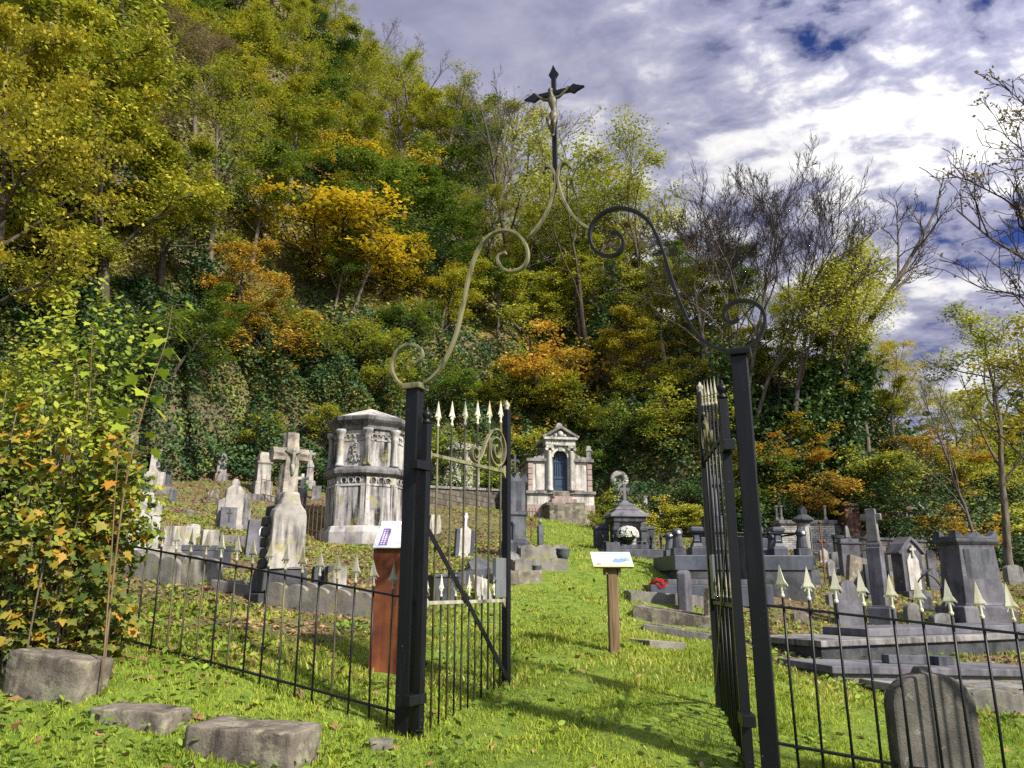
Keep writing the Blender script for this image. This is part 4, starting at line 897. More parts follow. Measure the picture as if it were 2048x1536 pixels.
# ------------------------------------------------------------------ right of the mausoleum
def wreath_stone():
    p, h, w = site(1240, 1008, 945, 34); o = thing('wreath_monument', 'carved stone wreath on a tapering pedestal in front of the ivy', 'monument', tuple(p), R(6), None)
    MB().sq([(.42 * w, -SK), (.42 * w, .08 * h), (.32 * w, .1 * h), (.26 * w, .55 * h)], None, .6).build('pedestal', M['pale'], o, .015)
    pts = [(.38 * w * math.cos(a), 0, .76 * h + .2 * h * math.sin(a)) for a in np.linspace(0, 2 * math.pi, 25)]
    MB().tube(pts, .19 * w, 8).build('wreath', M['lichen'], o, 0, True)
    MB().prism([(-.5 * w, .55 * h), (.5 * w, .55 * h), (.56 * w, .8 * h), (.3 * w, .98 * h), (-.3 * w, .98 * h), (-.56 * w, .8 * h)], -.02, .1).build('backing', M['grey'], o, .02)
wreath_stone()
def pyramid_tomb():
    p, h, w = site(1256, 1108, 983, 72); o = thing('pyramid_roofed_tomb', 'dark tomb with a stepped pyramid roof and cross above a white tablet', 'tomb', tuple(p), R(7)); keep(p, w * .9)
    k = 1.0 / 125; f = lambda py: (1108 - py) * k * h; d = w * .7
    MB().box(-w * .86, w * .88, -d * .85, d * 1.0, -SK - .2, f(1100)).build('lower_step', M['blue'], o, .02)
    MB().box(-w * .6, w * .62, -d * .7, d * .9, f(1100), f(1091)).build('upper_step', M['blue'], o, .02)
    MB().box(-w * .36, w * .36, -d * .28, d * .8, f(1091), f(1046)).build('chamber', M['grey'], o, .012)
    for s in (-1, 1):
        MB().sq([(w * .10, f(1091)), (w * .10, f(1086)), (w * .075, f(1084)), (w * .07, f(1066)), (w * .11, f(1063)), (w * .11, f(1058)), (w * .08, f(1056)), (w * .08, f(1048))], tr(s * w * .38, -d * .36, 0)).build('pier', M['blue'], o, .012)
        MB().box(*sorted((s * w * .46, s * w * .86)), d * .3, d * .75, f(1100), f(1058)).build('side_wall', M['rough'], o, .03)
        MB().box(*sorted((s * w * .462, s * w * .88)), d * .26, d * .79, f(1058), f(1052)).build('side_coping', M['blue'], o, .02)
        MB().box(*sorted((s * w * .462, s * w * .66)), d * .34, d * .72, f(1052), f(1045)).build('side_block', M['blue'], o, .02)
    MB().prism([(-w * .17, f(1091)), (w * .17, f(1091)), (w * .17, f(1070)), (0, f(1062)), (-w * .17, f(1070))], -d * .34, -d * .29).build('white_tablet', M['white'], o, .006)
    MB().ribbon([(-w * .24, -d * .34, f(1068)), (0, -d * .34, f(1056)), (w * .24, -d * .34, f(1068))], .06, .08, (0, 1, 0)).build('hood_mould', M['grey'], o)
    MB().box(-w * .46, w * .46, -d * .48, d * .9, f(1046), f(1036)).build('entablature', M['blue'], o, .012)
    z = [1036, 1031, 1022, 1021, 1012, 1011, 1004]; ww = [.56, .54, .36, .38, .22, .24, .10]
    MB().sq([(a * w, f(b)) for a, b in zip(ww, z)] + [(.06 * w, f(1001))], tr(0, d * .2, 0), .95).build('stepped_roof', M['violet'], o, .01)
    cross_mb(f(966) - f(1002), w * .30, w * .085, f(1002), None, tr(0, d * .2, 0), .012).build('cross', M['violet'], o, .01)
    for x, y in ((-.83, -.7), (-.55, -.75), (.52, -.75), (.80, -.72)):
        MB().lathe([(.035, f(1100)), (.022, f(1098)), (.022, f(1082)), (.05, f(1080)), (.035, f(1077)), (.04, f(1075)), (.005, f(1072))], 8, tr(x * w, y * d, 0)).build('rail_post', M['iron'], o, 0, True)
    MB().tube([(-.83 * w, -.7 * d, f(1086)), (.80 * w, -.72 * d, f(1086))], .012, 5).build('rail', M['iron'], o)
    MB().box(-w * .78, -w * .4, -d * .95, -d * .89, f(1106), f(1088), rotm('X', 0)).build('leaning_tablet', M['violet'], o, .01)
    # pot of white chrysanthemums standing on the step
    q = thing('flower_pot', 'dark pot of white chrysanthemums on the steps of the pyramid-roofed tomb', 'flower pot', tuple(Vector(p) + Vector((-.05 * w, -d * .6, f(1091)))), 0)
    pot(q, .13, M['pot'], (.78, .78, .70), .27)
def pot(o, r, mat, flower, R_, n=170):
    MB().lathe([(r * .7, 0), (r, r * 1.5), (r * 1.1, r * 1.5), (r * 1.1, r * 1.75), (r * .9, r * 1.75), (r * .85, r * 1.4)], 12).build('pot', mat, o, 0, True)
    vs = []
    for i in range(n):
        a = random.uniform(0, 2 * math.pi); b = math.acos(random.uniform(-.15, 1)); c = Vector((math.sin(b) * math.cos(a), math.sin(b) * math.sin(a), math.cos(b) * .75)); c0 = c * R_ + Vector((0, 0, r * 1.9))
        c.normalize(); t = c.orthogonal().normalized(); u = c.cross(t)
        for k in range(5):
            a1 = k * 1.2566; s_ = R_ * .17
            e1 = t * math.cos(a1) + u * math.sin(a1); e2 = t * math.cos(a1 + .7) + u * math.sin(a1 + .7)
            vs += [c0, c0 + e1 * s_ + c * .01, c0 + (e1 + e2) * s_ * .62 + c * .02, c0 + e2 * s_ + c * .01]
    m, nt, oo = newmat('petals'); oi = NN(nt, 'NewGeometry').outputs['Random Per Island']
    finish(nt, oo, MIX(nt, oi, flower, tuple(x * .55 for x in flower)), .7, spec=.2)
    link('blossoms', quick_mesh('blossoms', np.array([tuple(q) for q in vs]), 4, m), o)
    MB().ball((0, 0, r * 1.9), R_ * .86, 8, None, .75).build('leaves', M['potgreen'], o, 0, True)
M['potgreen'] = flat('pot_foliage', (.03, .06, .015), .8)
pyramid_tomb()
for i, (px, pb, pt, lb) in enumerate(((1291, 1035, 990, 'slim pale grave post in the bush, left one of a pair'), (1322, 1037, 988, 'slim pale grave post in the bush, right one of a pair'))):
    pillar(lb, px, pb, pt, 9, 10, M['pale'], [('shaft', [(1, 0), (.85, .86), (1.05, .88), (1.0, .94), (.3, 1)])], 'grave posts in the bush', 'grave_post', 'post')
pillar('small pale block half hidden in the bush behind the pyramid-roofed tomb', 1315, 1056, 1028, 18, 10, M['pale'], [('block', [(1, 0), (.9, 1)])], None, 'masonry_block', 'block', .6)
# ------------------------------------------------------------------ graves right of the path, before the open leaf
kerb_grave('brown scalloped kerb bed with an upright round stone, right of the lectern', (1266, 1236), (1424, 1262), 1.05, .2, False, M['brown'], None, M['bed'], t=.12)
kerb_grave('scalloped kerb lying just behind the brown kerb bed', (1262, 1203), (1412, 1216), .5, .2, True, M['kerb'], None, M['bed'])
kerb_grave('thin sunken kerb of sandy earth below the brown kerb bed', (1286, 1262), (1428, 1284), .55, .10, False, M['kerb'], None, M['bed'], t=.06)
kerb_grave('low pale kerb half lost in long grass, nearest the path', (1300, 1296), (1372, 1300), .45, .09, False, M['kerb'], None, M['bed'], t=.06)
headstone('thick grey round-topped stone seen from its edge on the brown kerb bed', 'low', 1371, 1221, 1140, 40, 62, M['violet'], .5, 0, None, (0, 0), round_=.03)
headstone('small brown upright slab touching the open gate leaf', 'flat', 1417, 1243, 1174, 26, 55, M['brown'], .4, 0, None, (R(4), 0))
def redpot():
    p, h, w = site(1319, 1190, 1145, 30); o = thing('flower_pot', 'pale vase of red and white flowers on a granite kerb', 'flower pot', tuple(p), 0); pot(o, .085, M['glasspot'], (.42, .015, .03), .17, 120)
redpot()
def granite_plot():
    a = Vector(GY(1352, 16.4)); L = 288 * mpp(a) * 1.0; az = R(4); b = a + Vector((math.cos(az), math.sin(az), 0)) * L
    o = thing('bollard_tomb', 'large dark granite tomb with bollards and iron bars round a fluted column', 'tomb', tuple(a), az); keep((a + b) / 2, L * .55)
    m_ = mpp((a + b) / 2); f = lambda py: (1180 - py) * m_; D = L * .6; g = lambda px: (px - 1352) / 288.0 * L
    MB().box(.03, L - .03, .03, D, -.4, f(1152)).build('rubble_base', M['rough'], o, .03)
    MB().box(0, L, 0, D + .03, f(1152), f(1122)).build('granite_course', M['darkblue'], o, .015)
    MB().box(g(1404), g(1584), D * .3, D * .9, f(1122), f(1106)).build('middle_step', M['darkblue'], o, .015)
    MB().box(g(1432), g(1500), D * .42, D * .75, f(1106), f(1082)).build('column_base', M['blue'], o, .015)
    cx = g(1468); cy = D * .58; r = 15 * m_
    MB().sq([(r * 1.5, f(1082)), (r * 1.5, f(1060)), (r * 1.25, f(1058)), (r * 1.25, f(1040)), (r * 1.3, f(1036))], tr(cx, cy, 0)).build('pedestal', M['blue'], o, .012)
    prof = []
    mb = MB(); n = 28
    for i, (rr, z) in enumerate(((1.1, 1036), (1.05, 1030), (.98, 1026), (.86, 975), (.95, 972))):
        for k in range(n):
            a_ = 2 * math.pi * k / n; q = r * rr * (1 if k % 2 else .9); mb.v.append((cx + q * math.cos(a_), cy + q * math.sin(a_), f(z)))
    for i in range(4):
        for k in range(n): a_, b_ = i * n + k, i * n + (k + 1) % n; mb.f.append((a_, b_, b_ + n, a_ + n))
    mb.build('fluted_column', M['violet'], o)
    MB().sq([(r * .98, f(972)), (r * 1.2, f(969)), (r * 1.2, f(958)), (r * .9, f(952)), (r * .7, f(946))], tr(cx, cy, 0)).build('capital', M['blue'], o, .01)
    for x, y in ((14, .12), (276, .12), (30, .8), (262, .8)):
        X0 = x / 288 * L; r = 11 * m_
        bo = MB().sq([(r * 1.2, f(1122)), (r * 1.15, f(1107))], tr(X0, y * D, 0)).lathe([(r * 1.1, f(1106.5)), (r * .78, f(1082)), (r * .95, f(1081)), (r * 1.0, f(1074)), (r * .7, f(1069)), (.01, f(1068))], 12, tr(X0, y * D, 0)).build('bollard', M['blue'], o, .012)
        MB().ball((X0, y * D - r * 1.0, f(1077)), r * .35, 8).build('boss', M['panel'], bo, 0, True)
    for y in (.12, .8): MB().tube([(14 / 288 * L, y * D, f(1077)), (276 / 288 * L, y * D, f(1077))], .022, 6).ball((L * .72, y * D, f(1077)), .05, 6).build('iron_bar', M['iron'], o, 0, True)
    for x in (30, 262): MB().tube([(x / 288 * L, .12 * D, f(1079)), (x / 288 * L, .8 * D, f(1079))], .02, 6).build('iron_bar', M['iron'], o, 0, True)
    for px in (1412, 1586):
        r = 10 * m_
        MB().sq([(r * 1.5, f(1122)), (r * 1.5, f(1106)), (r * 1.1, f(1103)), (r * .6, f(1090)), (r * .55, f(1080)), (r * 1.3, f(1072)), (r * 1.3, f(1065)), (r * .9, f(1063))], tr(g(px), D * .25, 0)).build('vase_pedestal', M['darkblue'], o, .012)
granite_plot()
def slab_tomb():
    a = Vector(G(1302, 1192)); d = Vector((1, .03, 0)); L = 248 * mpp(a); b = a + d * L
    o = thing('flat_grave', 'low blue-grey granite grave frame with a smooth slab, behind the flower vase', 'grave', tuple(a), math.atan2(d.y, d.x)); keep((a + b) / 2, L * .5)
    MB().box(0, L, 0, 1.0, -.2, .20).build('frame', M['darkblue'], o, .01); MB().box(.35, L - .1, .1, .9, .202, .30).build('slab', M['violet'], o, .01)
    MB().box(L - .42, L - .18, .2, .8, .302, 1.1).build('upright', M['blue'], o, .012); MB().box(L - .5, L - .06, .05, .95, .301, .42).build('upright_base', M['blue'], o, .012) if False else None
slab_tomb()
# ------------------------------------------------------------------ far right terraces
def brick_tomb():
    p, h, w = site(1612, 1104, 1042, 118); o = thing('brick_tomb', 'wide whitewashed brick tomb with slim pillars on its coping, against the ivy', 'tomb', tuple(p), R(2)); keep(p, w * .5)
    MB().cbox(w * .92, w * .35, -SK, .88 * h).build('wall_block', M['whitebrick'], o, .01); MB().cbox(w, w * .42, .88 * h, h).build('coping', M['grey'], o, .015)
    for x in (-.46, -.38, .38): MB().sq([(.03 * w, h), (.03 * w, h * 1.08), (.018 * w, h * 1.12), (.018 * w, h * 1.42), (.03 * w, h * 1.46), (.02 * w, h * 1.5)], tr(x * w, -.03 * w, 0)).build('pillar', M['grey'], o, .01)
brick_tomb()
def lantern(o, w, h):
    for k in range(6):
        a = R(60 * k - 60); c = rotm('Z', a)
        MB().prism([(-.13 * w, .22 * h), (.13 * w, .22 * h), (.13 * w, .60 * h)] + arc(0, .60 * h, .13 * w, 10, 170, 8) + [(-.13 * w, .60 * h)], -.39 * w, -.36 * w, c).build('white_niche', M['white'], o)
pillar('hexagonal dark pillar with white arched niches in front of the brick tomb', 1614, 1128, 1012, 34, 8, M['blue'], [('base', [(.75, 0), (.75, .1), (.6, .16)])], None, extra=lambda o, w, h: (lantern(o, w, h), MB().lathe([(.38 * w, .14 * h), (.36 * w, .70 * h)], 6, None, R(30)).build('drum', M['grey'], o), MB().lathe([(.36 * w, .70 * h), (.62 * w, .74 * h), (.62 * w, .77 * h), (.3 * w, .84 * h), (.22 * w, .845 * h)], 12).build('canopy', M['blue'], o, .01), MB().prism([(-.2 * w, .84 * h), (.2 * w, .84 * h), (.2 * w, .93 * h), (0, 1.0 * h), (-.2 * w, .93 * h)], -.1, .1).build('finial_stone', M['blue'], o, .01)))
pillar('black stone urn finial on a plinth between gate post and brick tomb', 1524, 1120, 1034, 22, 5, M['darkblue'], [('plinth', [(1, 0), (1, .5)])], None, extra=lambda o, w, h: MB().lathe([(.3 * w, .5 * h), (.12 * w, .56 * h), (.34 * w, .66 * h), (.3 * w, .74 * h), (.1 * w, .80 * h), (.22 * w, .88 * h), (.14 * w, .95 * h), (.01, h)], 12).build('urn', M['darkblue'], o, 0, True))
def redcross(o, w, h):
    cross_mb(.30 * h, w * .62, w * .15, .70 * h, None, None, .01).build('cross', M['red'], o, .01)
    for x, z in ((-.2, .42), (.08, .40), (-.12, .5), (.15, .5)): MB().box(x * w - .09 * w, x * w + .09 * w, -.40 * w, -.36 * w, z * h, z * h + .06 * h).build('plaque', M['pink'], o)
pillar('red sandstone monument with a tall cross against the ivy', 1703, 1082, 968, 38, 6, M['red'], [('base', [(1.1, 0), (1.1, .14), (.95, .16)]), ('die', [(.85, .16), (.78, .58), (1.0, .60), (1.0, .66), (.9, .665)]), ('cross_foot', [(.3, .665), (.28, .70), (.16, .73)])], None, extra=redcross)
rubble_wall('long dark terrace wall holding small pillars at the back right', (1672, 1112), (2000, 1122), .62, .5, M['rubble'], M['blue'], 'terrace_wall')
def gpost(lb, px): pillar(lb, px, 1080, 1032, 17, 5, M['grey'], [('base', [(1.2, 0), (1.2, .2), (.9, .22)]), ('shaft', [(.8, .22), (.72, .80), (1.0, .82), (.95, .88), (.02, 1)])], 'gabled pillars on the terrace wall', 'gabled_pillar', 'pillar')
gpost('gabled grey pillar beside the ruined brick gable', 1864); gpost('gabled grey pillar standing before dark ivy shade', 1916); gpost('gabled grey pillar nearest the frame edge, before light leaves', 1970)
pillar('short rounded grey post at the end of the brick tomb', 1676, 1078, 1050, 13, 5, M['grey'], [('shaft', [(1, 0), (.95, .85), (.5, 1)])], None, 'grave_post', 'post')
pillar('thin urn post on the terrace wall near the red monument', 1717, 1082, 1055, 10, 5, M['blue'], [('shaft', [(1.2, 0), (.6, .3), (.5, .8), (1, .9), (.9, 1)])], None, 'grave_post', 'post')
def ruin():
    p, h, w = site(1842, 1076, 1004, 60); o = thing('ruined_gable', 'ruined brick and plaster gable half swallowed by ivy', 'ruin', tuple(p), R(6))
    MB().prism([(-w * .5, -SK), (-w * .18, -SK), (-w * .18, h * .98), (-w * .3, h), (-w * .5, h * .94)], 0, .5).build('brick_pier', M['redbrick'], o, .02)
    MB().prism([(-w * .178, -SK), (w * .5, -SK), (w * .5, h * .35), (w * .1, h * .96), (-w * .178, h * .97)], .06, .4).build('plaster_wall', M['pale'], o, .01)
    MB().ribbon([(w * .05, .2, h), (w * .3, .2, h * .68), (w * .56, .2, h * .3)], .12, .5, (0, 1, 0)).build('sloping_coping', M['lichen'], o, .01)
    MB().box(-w * .15, w * .5, -.06, .058, h * .0, h * .25).build('ledge', M['grey'], o, .01)
ruin()
headstone('jumbled dark stone blocks stacked on the terrace wall', 'flat', 1797, 1074, 1036, 46, 5, M['brown'], .5, .3, None, name='stacked_blocks', cat='blocks', extra=lambda o, w, h, d, ph: MB().box(-w * .3, w * .25, -d * .55, d * .5, h + .003, h * 1.3).build('top_block', M['brown'], o, .02))
def wcross():
    p, h, w = site(1820, 1078, 1022, 26); o = thing('stone_cross', 'white stone cross in front of the ruined gable', 'grave cross', tuple(p), R(5))
    MB().sq([(w * .42, -.1), (w * .42, .06 * h), (w * .25, .12 * h), (w * .18, .2 * h)]).build('base', M['white'], o, .01); cross_mb(.84 * h, w, w * .26, .16 * h).build('cross', M['white'], o, .015)
wcross()
headstone('pale wall tomb carrying a black plaque', 'flat', 1850, 1112, 1076, 86, 4, M['white'], .3, 0, None, name='wall_tomb', cat='tomb', extra=lambda o, w, h, d, ph: MB().box(-w * .02, w * .3, -d / 2 - .02, -d / 2 - .001, h * .35, h * .82).build('plaque', M['ink'], o))
def teal(lb, px): pillar(lb, px, 1084, 1062, 30, 4, M['glasspot'], [('box', [(1, 0), (1, .8)]), ('lid', [(1.06, .8), (1.0, 1)])], 'pale tomb chests on the terrace', 'tomb_chest', 'tomb', .5)
teal('small pale tomb chest right of the red monument', 1744)
# nearer stones on the right
def ped(o, w, h, d, ph):
    MB().cbox(w * 1.18, d * 1.3, h * .86, h * .91).build('cornice', M['blue'], o, .01)
    MB().prism([(-w * .5, h * .912), (w * .5, h * .912), (w * .3, h * .97), (0, h * 1.06), (-w * .3, h * .97)], -d * .4, d * .4).build('curved_pediment', M['blue'], o, .01)
    MB().sq([(w * .13, h * 1.04), (w * .08, h * 1.3), (w * .05, h * 1.36)], None, .7).build('obelisk', M['grey'], o, .008)
headstone('pedimented grey headstone with a small obelisk on top', 'flat', 1703, 1153, 1078, 40, 8, M['violet'], .4, .2, GRt, extra=ped)
headstone('mossy dark slab slanting sideways with a ridged top', 'flat', 1712, 1172, 1112, 40, 12, M['brown'], .3, 0, GRt, (R(-6), R(14)))
def tall(o, w, h, d, ph):
    MB().cbox(w * .5, d * .8, h * .99, h * 1.38, None, .01).build('cross_shaft', M['grey'], o, .012)
    MB().cbox(w * .34, d * 1.5, h * 1.24, h * 1.32).build('cross_arm', M['grey'], o, .012)
    MB().cbox(w * 1.5, w * 1.4, -.14, h * .24).build('pedestal', M['violet'], o, .015)
    MB().cbox(w * 2.0, w * 1.9, -.2, h * .045).build('footing', M['kerb'], o, .015)
headstone('tall narrow stone with a worn cross on a square pedestal', 'shoulder', 1768, 1258, 1082, 30, 50, M['violet'], .9, .26, GRt, extra=tall)
def roofed(o, w, h, d, ph):
    for s in (-1, 1): MB().ribbon([(s * -.02 * w, 0, h * 1.0), (s * .33 * w, 0, h * .88), (s * .66 * w, 0, h * .72)], .07, d * 1.25, (0, 1, 0)).build('roof_slab', M['violet'], o, .01)
    MB().prism([(-.3 * w, .1 * h), (.3 * w, .1 * h), (.3 * w, .6 * h), (0, .80 * h), (-.3 * w, .6 * h)], -d * .56, -d * .49).build('niche', M['white'], o, .02)
    cross_mb(h * .2, w * .3, .06, h * .66, None, tr(0, -d * .6, 0)).build('relief_cross', M['pale'], o, .01)
headstone('steep gabled headstone with projecting stone roof and worn relief', 'gable', 1822, 1192, 1076, 46, 14, M['violet'], .7, .08, GRt, extra=roofed)
headstone('grey shouldered stone with a pale weathered face behind the tall narrow stone', 'shoulder', 1790, 1156, 1092, 30, 10, M['grey'], .4, .2, GRt)
headstone('low violet-grey stone with a broken crown behind the right railing', 'shoulder', 1702, 1252, 1160, 62, 14, M['violet'], .22, 0, GRt, (R(-4), R(2)))
headstone('small round-topped stone under the wire hoop', 'round', 1828, 1250, 1206, 34, 12, M['grey'], .4, 0, GRt)
headstone('squat round-topped stone left of the big acroteria monument', 'low', 1886, 1262, 1226, 46, 10, M['grey'], .4, 0, GRt)
headstone('little pale round-topped stone on the dark grave ledge', 'round', 1843, 1142, 1108, 19, 4, M['pale'], .3, .1, GRt)
headstone('little dark violet pointed stone on the dark grave ledge', 'hex', 1864, 1142, 1100, 17, 4, M['violet'], .4, .1, GRt)
kerb_grave('dark grave ledge below the little round-topped stones', (1836, 1150), (1890, 1152), 1.0, .16, False, M['darkblue'], None, M['bed'])
pillar('pale chamfered block stone right of the acroteria monument', 1994, 1206, 1160, 24, 10, M['grey'], [('block', [(1, 0), (1, .8), (.7, 1)])], GRt, 'block_stone', 'headstone')
pillar('slender pale pointed stone at the foot of the acroteria monument', 2021, 1256, 1192, 18, 10, M['pale'], [('base', [(1.3, 0), (1.3, .15)]), ('shaft', [(.9, .15), (.7, .8), (.02, 1)])], GRt, 'obelisk', 'obelisk')
def big():
    p, h, w = site(1957, 1262, 1066, 98); o = thing('acroteria_monument', 'massive dark pedestal monument with horned pediment cap', 'monument', tuple(p), R(14)); keep(p, w * .8); d = .62
    f = lambda py: (1262 - py) / 196.0 * h
    MB().sq([(w * .64, -.3), (w * .64, f(1215)), (w * .60, f(1212))], None, d).build('base', M['violet'], o, .02)
    MB().sq([(w * .54, f(1212)), (w * .50, f(1206)), (w * .44, f(1095)), (w * .46, f(1092))], None, d).build('die', M['violet'], o, .015)
    MB().sq([(w * .46, f(1092)), (w * .54, f(1085)), (w * .54, f(1079))], None, d).build('cornice', M['blue'], o, .012)
    q = [(-w * .52, f(1079)), (w * .52, f(1079)), (w * .52, f(1062)), (w * .46, f(1064)), (w * .36, f(1074)), (w * .26, f(1076)), (0, f(1066)), (-w * .26, f(1076)), (-w * .36, f(1074)), (-w * .46, f(1064)), (-w * .52, f(1062))]
    MB().prism(q, -w * d * .5, -w * d * .2).prism(q, w * d * .2, w * d * .5).box(-w * .5, w * .5, -w * d * .2, w * d * .2, f(1079), f(1073)).build('horned_cap', M['blue'], o, .012)
    MB().box(-w * .36, w * .36, -w * d * .475, -w * d * .45, f(1200), f(1100)).build('inscription_panel', M['blue'], o, .01)
big()
def wreath():
    p, h, w = site(1888, 1130, 1092, 34); p = p + np.array((0, 0, .35)); o = thing('flower_wreath', 'wreath of red and yellow flowers propped against the terrace', 'wreath', tuple(p), R(5), None, (R(-20), 0))
    for col, a0, a1, nm in (((.40, .02, .02), .4, 6.2, 'red_blossoms'), ((.75, .45, .02), 1.1, 2.0, 'yellow_blossoms')):
        vs = []
        for i in range(220):
            a = random.uniform(a0, a1); c = Vector((.26 * math.cos(a), 0, .28 + .26 * math.sin(a))) + Vector([random.gauss(0, .03) for _ in range(3)]) + Vector((0, -.05 if 'y' == nm[0] else 0, .02 if 'y' == nm[0] else 0))
            n_ = Vector((random.gauss(0, .5), -1, random.gauss(0, .5))).normalized(); t = n_.orthogonal().normalized() * .035; u = n_.cross(t)
            vs += [c + t, c + u, c - t, c - u]
        m, nt, oo = newmat(nm); finish(nt, oo, MIX(nt, NN(nt, 'NewGeometry').outputs['Random Per Island'], col, tuple(x * .5 for x in col)), .7, spec=.2)
        link(nm, quick_mesh(nm, np.array([tuple(q) for q in vs]), 4, m), o)
    MB().tube([(.26 * math.cos(a), .04, .28 + .26 * math.sin(a)) for a in np.linspace(0, 2 * math.pi, 25)], .05, 6).build('frame', M['potgreen'], o)
wreath()
def hoop():
    a, b = Vector(G(1822, 1232)), Vector(G(1912, 1242)); o = thing('wire_hoop', 'thin black wire hoop arching over the small round-topped stone', 'wire hoop', tuple(a), 0)
    d = b - a; h = ztop(*((a + b) / 2)[:2], 1149) - (a.z + b.z) / 2
    MB().tube([(d.x * t, d.y * t, d.z * t + h * math.sin(math.pi * t) ** .7) for t in np.linspace(0, 1, 25)], .014, 6).build('hoop', M['iron'], o, 0, True)
    MB().tube([(d.x * -.2, d.y * -.2 - .1, .16), (d.x * .6, d.y * .6, .1), (d.x * 1.3, d.y, .12)], .01, 5).build('loose_wire', M['iron'], o, 0, True)
hoop()
iron_cross('tall dark wrought-iron grave cross between brick tomb and gabled stones', 1652, 1172, 1045, 0, M['rust'], .1, False, False)
# ------------------------------------------------------------------ big tombs near the right railing
def long_tomb(label, pa, pb, wid, h, mat, top, name='slab_tomb', lay=None, ext=None):
    a, b = Vector(G(*pa)), Vector(G(*pb)); d = Vector((b.x - a.x, b.y - a.y, 0)); L = d.length; o = thing(name, label, 'tomb', tuple(a), math.atan2(d.y, d.x)); sl = (b.z - a.z)
    for t in (.15, .4, .65, .9): keep(a + (b - a) * t + Vector((-d.y, d.x, 0)).normalized() * wid * .5, wid * .62)
    o.rotation_euler[1] = -math.atan2(sl, L)
    MB().box(0, L, 0, wid, -.4, h).build('tomb_body', mat, o, .012)
    MB().box(-.05, L + .02, -.05, wid + .05, h, h + .085).build('cover_slab', top, o, .012)
    if lay: MB().box(L * .22, L * .95, wid * .2, wid * .9, h + .085, h + .2).build('upper_slab', lay, o, .015)
    if ext: ext(o, L, wid, h + .085)
    return o
long_tomb('long dark curbed tomb with a stepped cover slab', (1645, 1326), (2120, 1300), 1.15, .20, M['rough'], M['grey'], lay=M['violet'])
def lyingcross(o, L, w, h):
    cross_mb(1.0, .42, .13, 0, None, tr(L * .34, w * .52, h + .003) @ rotm('Z', R(-90)) @ rotm('X', R(-90)) @ tr(0, -.05, 0)).build('lying_cross', M['blue'], o, .008)
long_tomb('broad flat pale slab with a dark stone cross lying on it', (1668, 1366), (2130, 1372), .95, .10, M['kerb'], M['violet'], ext=lyingcross)
long_tomb('low cracked slab just behind the big round-topped headstone', (1800, 1400), (2080, 1404), .5, .07, M['kerb'], M['grey'], 'grave_slab')
def front_stone():
    Y = 5.6; q = P(1876, 1450, Y); h = ztop(q[0], q[1], 1346); zb = Tz(q[0], q[1]); w = 176 * mpp((q[0], q[1], zb + .4))
    o = thing('headstone', 'big grey round-topped headstone close behind the right railing', 'headstone', (q[0], q[1], zb), R(4)); keep(q, .35)
    MB().prism(profile('arch', w, h - zb, -.2), 0, .14).build('slab', M['brown_grey'], o, .02)
    MB().cbox(w * .2, .12, h - zb - .02, h - zb + .035, tr(-.02, .08, 0), .02).build('broken_stub', M['brown_grey'], o, .012)
M['brown_grey'] = stone('coarse_grey_stone', (.125, .115, .10), (.06, .055, .048), (.03, .028, .026), .4, (.26, .24, .20), .66, 5.0, bump=.8)
front_stone()
kerb_grave('short scalloped kerb at the right frame edge behind the railing', (1950, 1424), (2120, 1432), .5, .22, True, M['kerb'], None, None)
# ------------------------------------------------------------------ loose stone blocks in front of the left railing
def block(label, px, pyb, pyt, w, dpt, rz, mat, tilt=(0, 0), hz=None):
    p = G(px, pyb); m_ = mpp(p); o = thing('stone_block', label, 'stone block', tuple(p), R(rz), 'loose stone blocks before the left railing', tilt); wm = w * m_
    h = hz if hz else ztop(p[0], p[1], pyt) - p[2]; keep(p + np.array((0, dpt / 2, 0)), wm * .36)
    mb = MB(); n = 5; jit = lambda s=.012: random.uniform(-s, s)
    vs = []; nx, ny, nz = 8, 5, 4
    me = bpy.data.meshes.new('block'); bmv = []
    import bmesh
    bm = bmesh.new(); bmesh.ops.create_cube(bm, size=1); bmesh.ops.subdivide_edges(bm, edges=bm.edges[:], cuts=11, use_grid_fill=True)
    from mathutils import noise as mn
    off = Vector((px * .01, pyb * .02, 0))
    for v in bm.verts:
        c = Vector((v.co.x * wm, (v.co.y + .5) * dpt, (v.co.z + .5) * (h + .15) - .15))
        nv = mn.noise_vector(c * 4 + off) * .014 + mn.noise_vector(c * 11 + off) * .009 + mn.noise_vector(c * 27 + off) * .005
        ed = sum(abs(abs(k) - .5) < .01 for k in v.co)
        c += nv; 
        if ed >= 2: c += (Vector((0, dpt / 2, h / 2)) - c).normalized() * (.006 if ed == 2 else .014)
        v.co = c
    bm.to_mesh(me); bm.free(); me.materials.append(mat); me.shade_smooth()
    s = link('block', me, o); md = s.modifiers.new('sub', 'SUBSURF'); md.render_levels = 1; md.subdivision_type = 'SIMPLE'
    return o
block('large squared stone block under the leafy shrub, with rough dark face', 72, 1402, 1318, 190, .34, -14, M['brown'], (0, R(6)), .36)
block('flat sunken stone slab between two larger blocks', 250, 1458, 1424, 175, .36, -12, M['brown'], (0, R(2)), .13)
block('broad flat-topped stone block nearest the viewer', 470, 1530, 1448, 245, .46, -12, M['brown'], (0, R(2)), .23)
block('small pale stone at the foot of the gate post', 762, 1506, 1488, 50, .22, 14, M['kerb'], (0, 0), .07)
